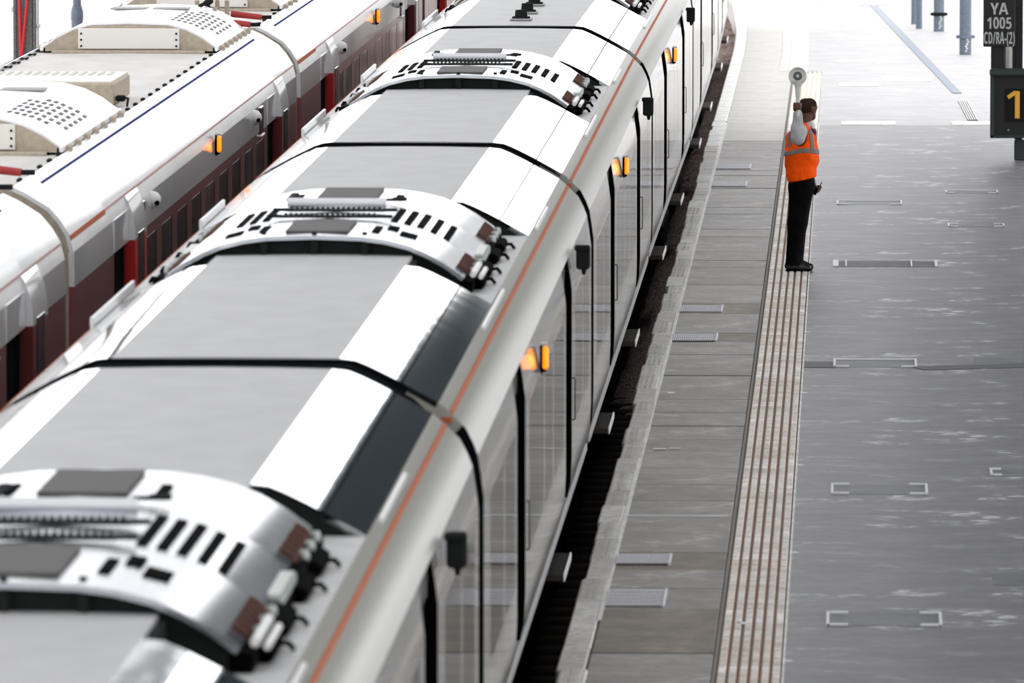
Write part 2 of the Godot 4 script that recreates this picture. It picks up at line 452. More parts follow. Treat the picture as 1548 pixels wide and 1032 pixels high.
	# amber door lamp, between the doors
	var lamp := holder("door_lamp", t, V(1.404, up + 2.0, -8.5))
	lamp_parts(lamp)
	# lens housing past the rear door
	var cb := MB.new()
	cb.box(V(0.055, 0.0, 0), V(0.10, 0.17, 0.16), 0.015); cb.cone(V(0.06, -0.085, 0.02), V(0.06, -0.125, 0.02), 0.02, 0.012, 8); cb.box(V(0.05, 0.07, 0.05), V(0.11, 0.04, 0.1), 0.01)
	obj("camera_housing", cb, M.dark, t, V(1.404, up + 2.13, -15.75))
	for z in [0.004, -L + 0.022]:
		var m := MB.new(); m.xf.origin.y = up; m.shell(pv([-1.157, 2.455, -0.998, 2.544, -0.888, 2.603, -0.777, 2.657, -0.707, 2.686, -0.62, 2.697, 0.62, 2.697, 0.707, 2.686, 0.777, 2.657, 0.888, 2.603, 0.998, 2.544]), 0.06, z, z - 0.026); obj("end_seal", m, M.rubber, t)
		m = MB.new(); m.xf.origin.y = up; m.shell(pv([1.29, 2.338, 1.304, 2.324, 1.345, 2.244, 1.371, 2.175, 1.389, 2.06, 1.403, 1.95, 1.403, 0.75, 1.394, 0.55, 1.364, 0.43]), 0.06, z, z - 0.026); obj("end_seal", m, M.rubber, t)
	# ends, gangway, running gear
	var poly := pv([-0.62, 2.68, 0.62, 2.68, 0.70, 2.67, 0.88, 2.585, 1.14, 2.445, 1.25, 2.35, 1.33, 2.23, 1.385, 1.95, 1.385, 0.75, 1.35, 0.40, -1.35, 0.40, -1.385, 0.75, -1.385, 1.95, -1.33, 2.23, -1.25, 2.35, -1.14, 2.445, -0.88, 2.585, -0.70, 2.67])
	for z in [0.0, -L + 0.05]:
		var m := MB.new(); m.xf.origin.y = up; m.prism(poly, z - 0.003, z - 0.047); obj("end_wall", m, M.cream, t)
	var es := MB.new(); es.xf.origin.y = up; es.box(V(1.20, 2.37, 0.004), V(0.06, 0.03, 0.012), 0.003); obj("end_stripe", es, M.orange, t)
	var bel := MB.new(); bel.xf.origin.y = up
	var bp := pv([-1.34, 0.5, -1.34, 2.0, -1.28, 2.2, -1.16, 2.36, -1.03, 2.49, -0.8, 2.62, -0.68, 2.675, 0.68, 2.675, 0.8, 2.62, 1.03, 2.49, 1.16, 2.36, 1.28, 2.2, 1.34, 2.0, 1.34, 0.5])
	for k in 6:
		var z := -L - 0.002 - 0.102 * k
		bel.shell(bp, 0.06, z, z - 0.07)
		bel.shell(Transform2D(0, Vector2(0.975, 0.99), 0, Vector2(0, 0.01)) * bp, 0.05, z - 0.07, z - 0.102)
	obj("gangway_bellows", bel, M.rubber, t)
	var uf := MB.new(); uf.xf.origin.y = up
	uf.box(V(0, 0.2, -L / 2), V(2.36, 0.36, L - 0.6), 0.03); uf.box(V(0, -0.15, -L / 2), V(2.2, 0.5, 7.0), 0.05)
	obj("underframe", uf, M.black, t)
	for z in [2.9, L - 2.9]:
		var bg := MB.new()
		bg.box(V(0, 0.55, -z), V(2.2, 0.22, 3.0), 0.04)
		for k in [-1, 1]:
			bg.box(V(k * 1.08, 0.48, -z), V(0.14, 0.3, 3.3), 0.03)
		var b := obj("bogie", bg, M.dark, t)
		for k in [-1.2, 1.2]:
			var wh := MB.new()
			for e in [-1, 1]: wh.cone(V(e * 0.70, 0.42, -z + k), V(e * 0.84, 0.42, -z + k), 0.42, 0.42, 20)
			wh.cone(V(-0.8, 0.42, -z + k), V(0.8, 0.42, -z + k), 0.08, 0.08, 10)
			obj("wheelset", wh, M.rail, b)
	roof_unit(t, up)
	return t

func lamp_parts(lamp: Node3D) -> void:
	var b := MB.new(); b.box(V(0.009, 0.0, 0.0), V(0.018, 0.17, 0.06), 0.005); b.cone(V(0.012, -0.07, 0.01), V(0.012, -0.10, 0.01), 0.014, 0.008, 8); b.box(V(0.02, -0.082, 0.0), V(0.04, 0.016, 0.05), 0.004)
	obj("lamp_bracket", b, M.black, lamp)
	var c := MB.new(); c.box(V(0.028, 0.088, 0.0), V(0.05, 0.022, 0.06), 0.006); obj("lamp_cap", c, M.valve, lamp)
	var a := MB.new(); a.box(V(0.037, 0.002, 0.0), V(0.036, 0.145, 0.075), 0.012); obj("amber_lens", a, M.amber, lamp)
	var l := OmniLight3D.new(); l.name = "amber_light"; l.light_color = Color(1, 0.55, 0.1); l.light_energy = 0.004; l.omni_range = 30.0; l.omni_attenuation = 2.0; l.light_size = 0.05; l.shadow_enabled = true
	l.position = V(0.07, 0.0, 0.06)
	lamp.add_child(l)

func roof_unit(t: Node3D, up: float) -> void:                       # air conditioner in the roof recess
	var ac := holder("air_conditioner", t, V(0, up, -7.8))
	var D := 4.75
	var arc := pv([-0.95, 2.565, -0.934, 2.578, -0.825, 2.655, -0.71, 2.718, -0.6, 2.765, -0.45, 2.802, -0.3, 2.822, 0.0, 2.832, 0.3, 2.822, 0.45, 2.802, 0.6, 2.765, 0.71, 2.718, 0.825, 2.655, 0.934, 2.578, 0.95, 2.565])
	# cover in three bays, so that the joints show
	for z in [[0.0, 1.55], [1.56, 3.1], [3.11, D]]:
		var m := MB.new(); m.shell(arc, 0.018, -z[0], -z[1]); obj("cover", m, M.cover, ac)
	var low := pv([-0.9, 2.47, -0.9, 2.585, -0.82, 2.632, -0.71, 2.696, -0.6, 2.743, -0.45, 2.780, -0.3, 2.8, 0.0, 2.81, 0.3, 2.8, 0.45, 2.780, 0.6, 2.743, 0.71, 2.696, 0.82, 2.632, 0.9, 2.585, 0.9, 2.47])
	var body := MB.new(); body.prism(low, -0.06, -D + 0.06); obj("unit_body", body, M.dark, ac)
	var lip := MB.new(); lip.shell(arc, 0.026, 0.012, -0.012); obj("front_lip", lip, M.cover, ac)
	for x in [-0.32, 0.0, 0.32]:
		var m := MB.new(); m.box(V(x, 2.755, -0.035), V(0.05, 0.11, 0.05), 0.01); m.box(V(x, 2.842, -0.02), V(0.03, 0.02, 0.05)); obj("bracket", m, M.dark, ac)
	for z in [[0.25, 1.3], [3.55, 4.6]]:
		var m := MB.new(); m.box(V(0, 2.836, -(z[0] + z[1]) / 2), V(0.40, 0.016, z[1] - z[0]), 0.004); obj("fan_grille", m, M.grille, ac)
	for z in [1.62, 2.25]:
		var m := MB.new()
		m.box(V(0, 2.843, -z), V(0.66, 0.014, 0.12), 0.004); m.box(V(-0.36, 2.843, -z - 0.03), V(0.1, 0.02, 0.05), 0.004); m.box(V(0.36, 2.843, -z - 0.03), V(0.1, 0.02, 0.05), 0.004)
		for k in 18: m.box(V(-0.29 + k * 0.034, 2.852, -z - 0.09), V(0.016, 0.012, 0.08))
		obj("clamp_bar", m, M.dark, ac)
	for z in [2.95]:
		var m := MB.new(); m.cone(V(-0.36, 2.848, -z), V(0.30, 2.848, -z), 0.03, 0.03, 12); obj("pipe", m, M.silver, ac)
		m = MB.new(); m.box(V(0.37, 2.848, -z - 0.35), V(0.10, 0.02, 0.10), 0.004); m.box(V(0.33, 2.846, -z - 0.32), V(0.16, 0.016, 0.05)); obj("pipe_bracket", m, M.dark, ac)
		m = MB.new(); m.box(V(-0.36, 2.848, -z - 0.55), V(0.05, 0.02, 0.6), 0.004); obj("pipe_bracket", m, M.dark, ac)
	for s in [1, -1]:
		for k in (5 if s > 0 else 3):
			var x := 0.42 + 0.085 * k
			var y := 2.812 - 0.30 * pow(x - 0.3, 1.35) * 1.0
			y = arc_y(arc, x) + 0.004
			var m := MB.new(); m.xf = Transform3D(Basis(V(0, 0, 1), -s * atan(0.5 * (x - 0.25) * 1.7)), V(s * x, y, -2.25))
			m.box(V(0, 0, 0), V(0.046, 0.012, 1.15), 0.002); obj("louvre_slot", m, M.black, ac)
		for q in [[0.45, 1.05, 0.07, 0.3], [0.56, 0.8, 0.11, 0.3], [0.34, 3.9, 0.05, 0.4], [0.36, 0.75, 0.05, 0.5]]:
			var m := MB.new(); m.xf = Transform3D(Basis(V(0, 0, 1), -s * atan(0.5 * (q[0] - 0.25) * 1.7)), V(s * q[0], arc_y(arc, q[0]) + 0.004, -q[1]))
			m.box(V(0, 0, 0), V(q[2], 0.012, q[3]), 0.003); obj("access_slot", m, M.black, ac)
		for g in [[0.35, 1.5], [3.3, 4.5]]:
			var n := 6
			for k in n:
				var z: float = lerpf(g[0], g[1], (k + 0.5) / n)
				var m := MB.new(); m.tube(PackedVector3Array([V(s * 0.89, 2.618, -z), V(s * 0.94, 2.586, -z), V(s * 0.96, 2.55, -z)]), 0.013, 6)
				obj("coil_pipe", m, M.copper, ac)
				if k % 2 == 0: continue
				m = MB.new(); m.xf.origin = V(s * 0.98, 2.555, -z - 0.03); m.lathe(pv([0, -0.03, 0.02, -0.026, 0.026, 0, 0.02, 0.026, 0, 0.03]), 8); obj("valve", m, M.valve, ac)
		var m2 := MB.new(); m2.box(V(s * 0.955, 2.55, -2.35), V(0.09, 0.06, 0.9), 0.012); obj("junction_box", m2, M.valve, ac)
		for z in [0.7, 1.6, 2.9, 3.9]:
			m2 = MB.new(); m2.box(V(s * 1.01, 2.495, -z), V(0.10, 0.07, 0.62), 0.02); m2.tube(PackedVector3Array([V(s * 1.02, 2.50, -z), V(s * 1.09, 2.50, -z - 0.1), V(s * 1.11, 2.47, -z - 0.15)]), 0.012, 6)
			obj("hose_set", m2, M.black, ac)
		var wl := MB.new(); wl.box(V(s * 0.95, 2.50, -D / 2), V(0.10, 0.085, D - 0.1), 0.01); obj("flank_shadow", wl, M.black, ac)  # black box puts the recess shadow along the unit's side
		if s > 0:
			var rod := MB.new(); rod.cone(V(1.0, 2.575, -0.15), V(1.0, 2.575, -1.0), 0.02, 0.02, 10); rod.cone(V(1.05, 2.56, -0.15), V(1.05, 2.56, -0.85), 0.016, 0.016, 10); obj("hinge_rod", rod, M.white, ac)

func arc_y(a: PackedVector2Array, x: float) -> float:
	for i in a.size() - 1:
		if a[i].x <= x and a[i + 1].x >= x: return lerpf(a[i].y, a[i + 1].y, (x - a[i].x) / (a[i + 1].x - a[i].x))
	return a[0].y

func near_train() -> void:
	var proto := near_car()
	var labels := [
		"silver roofed train car nearest the camera, its roof unit cut by the left edge",
		"silver roofed train car second from the camera, between the two nearest black joints",
		"silver roofed train car third from the camera, between the second and third black joints",
		"silver roofed train car with three small dark vents on its roof, fourth from the camera",
		"white sided train car fifth from the camera, seen only as side beside the bright platform",
		"white sided train car sixth from the camera, a thin sliver before the bend",
	]
	for i in labels.size():
		var c: Node3D = proto
		if i > 0:
			c = proto.duplicate(); c.name = numbered("train_car"); add_child(c, true)
		var d := 26.6 + 20.2 * i
		var d2 := d + 20.2
		var x0 := NEAR_X + drift(d); var x1 := NEAR_X + drift(d2)
		c.position = V(x0, RAIL, -d)
		c.rotation.y = atan2(-(x1 - x0), 20.2)
		tag(c, labels[i], "train", "cars of the train standing at the platform")
		if i == 3:
			for z in [1.1, 2.7, 4.6]:
				var m := MB.new(); m.xf.origin = V(0.03, -RAIL + 2.71, -z)
				m.box(V(0, 0.01, 0), V(0.22, 0.02, 0.34), 0.006); var v := obj("roof_vent", m, M.grey, c)
				m = MB.new(); m.xf.origin = V(0.03, -RAIL + 2.71, -z); m.lathe(pv([0, 0.02, 0.062, 0.022, 0.064, 0.04, 0.06, 0.095, 0.055, 0.105, 0, 0.108]), 20); m.box(V(0, 0.026, 0), V(0.18, 0.024, 0.14), 0.006)
				obj("vent_cowl", m, M.dark, v)

func drift(d: float) -> float:
	return 0.05 * smoothstep(85.0, 112.0, d) + bend(d)

# ------------------------------------------------------------------ the white and red train
const AP := [0.90, 2.625, 1.0, 2.58, 1.154, 2.49, 1.252, 2.38, 1.313, 2.28, 1.345, 2.15]
const FAR_L := 25.3

func far_car() -> Node3D:
	var t := holder("express_car", null, V(FAR_X, RAIL, 0))
	var up := -RAIL
	var L := FAR_L
	var m := MB.new(); m.xf.origin.y = up
	m.shell(pv([-0.9, 2.60, -0.84, 2.60, 0.0, 2.605, 0.84, 2.60, 0.9, 2.60]), 0.05, -0.3, -L + 0.3); obj("roof_well", m, M.well, t)
	for s in [1, -1]:
		var cove := pv(AP); var hi := pv([1.345, 2.15, 1.35, 2.0, 1.35, 1.90]); var lo := pv([1.35, 1.90, 1.35, 0.6, 1.33, 0.25]); var bl := pv([0.993, 2.585, 1.010, 2.576])
		var red := pv([1.318, 2.272, 1.327, 2.238]); var thin := pv([1.318, 2.272, 1.322, 2.256])
		if s < 0:
			cove = mirrored(cove); hi = mirrored(hi); lo = mirrored(lo); bl = mirrored(bl); red = mirrored(red); thin = mirrored(thin)
		m = MB.new(); m.xf.origin.y = up; m.shell(cove, 0.03, -2.9, -L + 2.9); obj("roof_cove", m, M.white_roof, t)
		for z in [[0.0, 2.9], [L - 2.9, L]]:                       # the ends of the roof, drawn in a little
			var c0 := pv([0.90, 2.625, 1.0, 2.58, 1.17, 2.475]); var c1 := pv([1.172, 2.473, 1.252, 2.38, 1.313, 2.28, 1.345, 2.15])
			if s < 0: c0 = mirrored(c0); c1 = mirrored(c1)
			m = MB.new(); m.xf.origin.y = up; m.shell(c0, 0.03, -z[0], -z[1]); obj("end_fairing", m, M.white_roof, t)
			m = MB.new(); m.xf.origin.y = up; m.shell(c1, 0.03, -z[0], -z[1]); obj("end_fairing", m, M.end_grey if z[0] == 0.0 else M.white_roof, t)
		m = MB.new(); m.xf.origin.y = up; m.shell(bl, -0.005, -1.2, -L + 1.2); obj("roof_line", m, M.blue, t)
		m = MB.new(); m.xf.origin.y = up; m.shell(red, -0.004, 0.0, -2.9); obj("end_stripe", m, M.orange, t)
		m = MB.new(); m.xf.origin.y = up; m.shell(thin, -0.003, -2.9, -L); obj("cant_line", m, M.pale_red, t)
		for z in [[0.0, 3.4], [4.75, 20.9], [22.25, L]]:
			m = MB.new(); m.xf.origin.y = up; m.shell(hi, 0.04, -z[0], -z[1]); obj("upper_side", m, M.white_side, t)
			m = MB.new(); m.xf.origin.y = up; m.shell(lo, 0.04, -z[0], -z[1]); obj("lower_side", m, M.red_side, t)
	# doors, slid open and standing proud of the side behind their doorways
	var n := 0
	for z in [4.075, 21.575]:
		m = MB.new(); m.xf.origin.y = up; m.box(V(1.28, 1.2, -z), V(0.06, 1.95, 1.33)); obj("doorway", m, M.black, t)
		m = MB.new(); m.xf.origin.y = up; m.box(V(1.33, 2.03, -z), V(0.05, 0.25, 1.34)); obj("door_header", m, M.white_side, t)
		m = MB.new(); m.xf.origin.y = up; m.prism(pv([1.32, 0.30, 1.395, 0.30, 1.405, 0.6, 1.405, 1.91, 1.32, 1.91]), -z - 0.66, -z - 1.76); var d := obj("door_leaf", m, M.red_door if n == 0 else M.maroon, t)
		m = MB.new(); m.xf.origin.y = up; m.prism(pv([1.32, 1.912, 1.405, 1.912, 1.402, 2.0, 1.38, 2.13, 1.345, 2.22, 1.318, 2.262]), -z - 0.66, -z - 1.76); obj("door_top", m, M.white_side, d)
		m = MB.new(); m.xf.origin.y = up; m.box(V(1.408, 1.55, -z - 1.2), V(0.006, 0.8, 0.55), 0.002); obj("door_window", m, M.glass, d)
		n += 1
	for z in range(9):
		m = MB.new(); m.xf.origin.y = up; m.box(V(1.3455, 1.38, -6.9 - z * 1.62), V(0.010, 0.86, 1.0)); var w := obj("side_window", m, M.glass, t)
		m = MB.new(); m.xf.origin.y = up; m.box(V(1.3455, 1.38, -6.9 - z * 1.62 - 0.53), V(0.012, 0.88, 0.05)); obj("window_pillar", m, M.black, w)
	# display window and lens dome near each end
	for z in [6.0, 20.0]:
		m = MB.new(); m.xf.origin.y = up; m.box(V(1.353, 2.0, -z), V(0.018, 0.26, 0.42), 0.006); var dw := obj("display_window", m, M.glass, t)
		m = MB.new(); m.xf.origin.y = up; m.box(V(1.36, 1.86, -z), V(0.03, 0.02, 0.46), 0.006); obj("display_ledge", m, M.white, dw)
	for z in [7.0, 19.0]:
		m = MB.new(); m.xf = Transform3D(Basis(V(0, 0, 1), -PI / 2), V(1.34, up + 2.08, -z)); m.lathe(pv([0.072, 0.0, 0.072, 0.025, 0.06, 0.055, 0.035, 0.08, 0.0, 0.088]), 18)
		var dm := obj("camera_dome", m, M.white, t)
		m = MB.new(); m.cone(V(1.395, up + 2.06, -z + 0.045), V(1.40, up + 2.055, -z + 0.072), 0.022, 0.018, 10); obj("dome_lens", m, M.black, dm)
	var lamp := holder("door_lamp", t, V(1.35, up + 2.12, -14.0)); lamp_parts(lamp)
	# ends and gangway
	var poly := pv([-0.9, 2.60, 0.9, 2.60, 1.0, 2.555, 1.14, 2.47, 1.24, 2.36, 1.30, 2.26, 1.33, 2.1, 1.33, 0.25, -1.33, 0.25, -1.33, 2.1, -1.30, 2.26, -1.24, 2.36, -1.14, 2.47, -1.0, 2.555])
	for z in [0.0, -L + 0.05]:
		m = MB.new(); m.xf.origin.y = up; m.prism(poly, z - 0.003, z - 0.047); obj("end_wall", m, M.beige, t)
	m = MB.new(); m.xf.origin.y = up
	for k in 6: m.shell(pv([-1.12, 0.3, -1.12, 2.1, -1.02, 2.38, -0.85, 2.5, 0.85, 2.5, 1.02, 2.38, 1.12, 2.1, 1.12, 0.3]), 0.06, -L - 0.11 * k, -L - 0.11 * k - 0.08)
	obj("gangway_bellows", m, M.rubber, t)
	m = MB.new(); m.xf.origin.y = up
	for y in [0.9, 1.35, 1.8]: m.box(V(1.24, y, -L - 0.2), V(0.05, 0.28, 0.3), 0.02)
	obj("jumper_cable", m, M.black, t)
	m = MB.new(); m.xf.origin.y = up; m.box(V(0, 0.05, -L / 2), V(2.4, 0.5, L - 0.8), 0.03); m.box(V(0, -0.35, -L / 2), V(2.1, 0.5, 12), 0.05); obj("underframe", m, M.black, t)
	for z in [4.2, L - 4.2]:
		m = MB.new(); m.box(V(0, 0.5, -z), V(2.2, 0.3, 3.4), 0.04); var b := obj("bogie", m, M.dark, t)
		for k in [-1.3, 1.3]:
			m = MB.new()
			for e in [-1, 1]: m.cone(V(e * 0.70, 0.44, -z + k), V(e * 0.84, 0.44, -z + k), 0.44, 0.44, 18)
			obj("wheelset", m, M.rail, b)
	# roof: clips along the well, two air conditioners, a box, cables on insulators
	m = MB.new(); m.xf.origin.y = up
	for s in [1, -1]:
		for k in 30:
			m.box(V(s * 0.868, 2.618, -0.9 - k * 0.8), V(0.035, 0.018, 0.12), 0.004); m.box(V(s * 0.845, 2.612, -1.1 - k * 0.8), V(0.02, 0.014, 0.2))
	var cl := obj("well_clip", m, M.dark, t); cl.set_meta("kind", "stuff")
	far_unit(t, up, 4.3, 5.4, true)
	far_unit(t, up, 20.8, 4.2, false)
	m = MB.new(); m.xf.origin.y = up; m.box(V(-0.12, 2.71, -12.0), V(1.62, 0.2, 1.7), 0.02); var bx := obj("equipment_box", m, M.beige, t)
	m = MB.new(); m.xf.origin.y = up; m.box(V(-0.12, 2.815, -12.0), V(1.58, 0.016, 1.66), 0.004)
	obj("box_lid", m, M.plate, bx)
	m = MB.new(); m.xf.origin.y = up
	for k in 18: m.box(V(-0.8 + k * 0.08, 2.827, -12.4), V(0.03, 0.01, 0.5))
	obj("lid_vent", m, M.well, bx)
	m = MB.new(); m.xf.origin.y = up; m.box(V(0.74, 2.67, -11.3), V(0.08, 0.05, 0.12), 0.01); m.tube(PackedVector3Array([V(0.77, 2.68, -11.25), V(0.82, 2.68, -11.1), V(0.82, 2.62, -11.0)]), 0.010, 6); obj("box_latch", m, M.dark, bx)
	for e in [[0.5, 1.0], [L - 0.5, -1.0]]:
		var z: float = e[0]
		m = MB.new(); m.xf.origin.y = up
		for x in [-0.05, 0.05, 0.16, 0.26]: m.box(V(x + 0.3, 2.74, -z), V(0.045, 0.27, 0.05), 0.008)
		m.box(V(0.4, 2.64, -z), V(0.5, 0.05, 0.3), 0.01)
		var ins := obj("insulator_frame", m, M.beige, t)
		m = MB.new(); m.xf.origin.y = up; m.cone(V(0.60, 2.735, -z), V(0.92, 2.70, -z), 0.035, 0.03, 10); m.cone(V(-0.3, 2.74, -z), V(0.2, 2.74, -z), 0.035, 0.035, 10); obj("insulator", m, M.rust, ins)
		m = MB.new(); m.xf.origin.y = up; m.tube(PackedVector3Array([V(0.2, 2.78, -z), V(0.36, 2.86, -z), V(0.5, 2.93, -z + 0.1)]), 0.016, 6); m.cone(V(0.92, 2.70, -z), V(1.02, 2.70, -z), 0.02, 0.02, 8)
		m.tube(PackedVector3Array([V(0.36, 2.88, -z + 0.06), V(0.42, 2.72, -z + 0.2), V(0.43, 2.62, -z + 0.3)]), 0.014, 6); m.cone(V(0.47, 2.91, -z + 0.08), V(0.53, 2.95, -z + 0.11), 0.035, 0.035, 8)
		obj("cable_clamp", m, M.dark, ins)
	return t

func far_unit(t: Node3D, up: float, z0: float, D: float, first: bool) -> void:
	var ac := holder("air_conditioner", t, V(0.02, up, -z0))
	var arc := pv([-0.84, 2.66, -0.80, 2.69, -0.7, 2.765, -0.55, 2.84, -0.38, 2.885, 0.0, 2.90, 0.38, 2.885, 0.55, 2.84, 0.7, 2.765, 0.80, 2.69, 0.84, 2.66])
	var body := pv([-0.81, 2.62, -0.81, 2.665, -0.7, 2.742, -0.55, 2.817, -0.38, 2.862, 0.0, 2.877, 0.38, 2.862, 0.55, 2.817, 0.7, 2.742, 0.81, 2.665, 0.81, 2.62])
	var m := MB.new(); m.shell(arc, 0.02, -0.04, -D); obj("cover", m, M.white_cover, ac)
	m = MB.new(); m.prism(body, 0.0, -D + 0.03); obj("unit_body", m, M.beige, ac)
	m = MB.new(); m.box(V(0, 2.74, 0.012), V(0.98, 0.20, 0.02), 0.006); obj("front_plate", m, M.plate, ac)
	m = MB.new()
	for x in [-0.46, 0.46]:
		for y in [2.67, 2.73, 2.79]: m.cone(V(x, y, 0.02), V(x, y, 0.03), 0.012, 0.01, 6)
	obj("plate_bolts", m, M.dark, ac)
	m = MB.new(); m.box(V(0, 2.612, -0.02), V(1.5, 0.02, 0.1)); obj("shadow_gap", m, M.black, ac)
	m = MB.new(); m.box(V(0, 2.615, 0.08), V(1.48, 0.03, 0.06), 0.006); obj("base_strip", m, M.beige, ac)
	# square vent holes in the cover, on the platform side
	for r in 6:
		for c in 8:
			if (r == 0 and c > 5) or (r == 5 and c < 2): continue
			var x := 0.36 + 0.056 * c
			var y := arc_y(arc, x) + 0.001
			var sl := atan2(arc_y(arc, x - 0.02) - arc_y(arc, x + 0.02), 0.04)
			m = MB.new(); m.xf = Transform3D(Basis(V(0, 0, 1), -sl), V(x, y, -0.9 - 0.42 * r - 0.02 * c)); m.box(Vector3.ZERO, V(0.032, 0.008, 0.20)); obj("vent_hole", m, M.sign_black, ac)
	for k in 2:
		m = MB.new(); m.box(V(-0.25 + 0.42 * k, 2.90, -D * 0.75), V(0.36, 0.014, 0.4), 0.004); obj("top_grille", m, M.grey, ac)
	for s in [1, -1]:
		m = MB.new(); m.box(V(s * 0.845, 2.645, -D / 2), V(0.03, 0.05, D), 0.006); obj("side_rail", m, M.white_cover, ac)
		for k in 7:
			m = MB.new(); m.box(V(s * 0.87, 2.63, -0.3 - k * (D - 0.6) / 6.0), V(0.07, 0.07, 0.16), 0.012); obj("side_bracket", m, M.beige, ac)

func far_train() -> void:
	var proto := far_car()
	var labels := [
		"white and dark red train car cut off by the left edge, nearest of its train",
		"white and dark red train car with two whole pale roof units",
		"white and dark red train car with a lit amber lamp at the top edge",
		"white and dark red train car farthest off, only red doors showing",
	]
	for i in 4:
		var c: Node3D = proto
		if i > 0:
			c = proto.duplicate(); c.name = numbered("express_car"); add_child(c, true)
		if i != 1:
			for q in c.get_children():
				if q is MeshInstance3D and q.material_override == M.end_grey: q.material_override = M.white_roof
		c.position = V(FAR_X, RAIL, -(36.6 + 26.0 * i))
		tag(c, labels[i], "train", "cars of the white and red train on the second track")

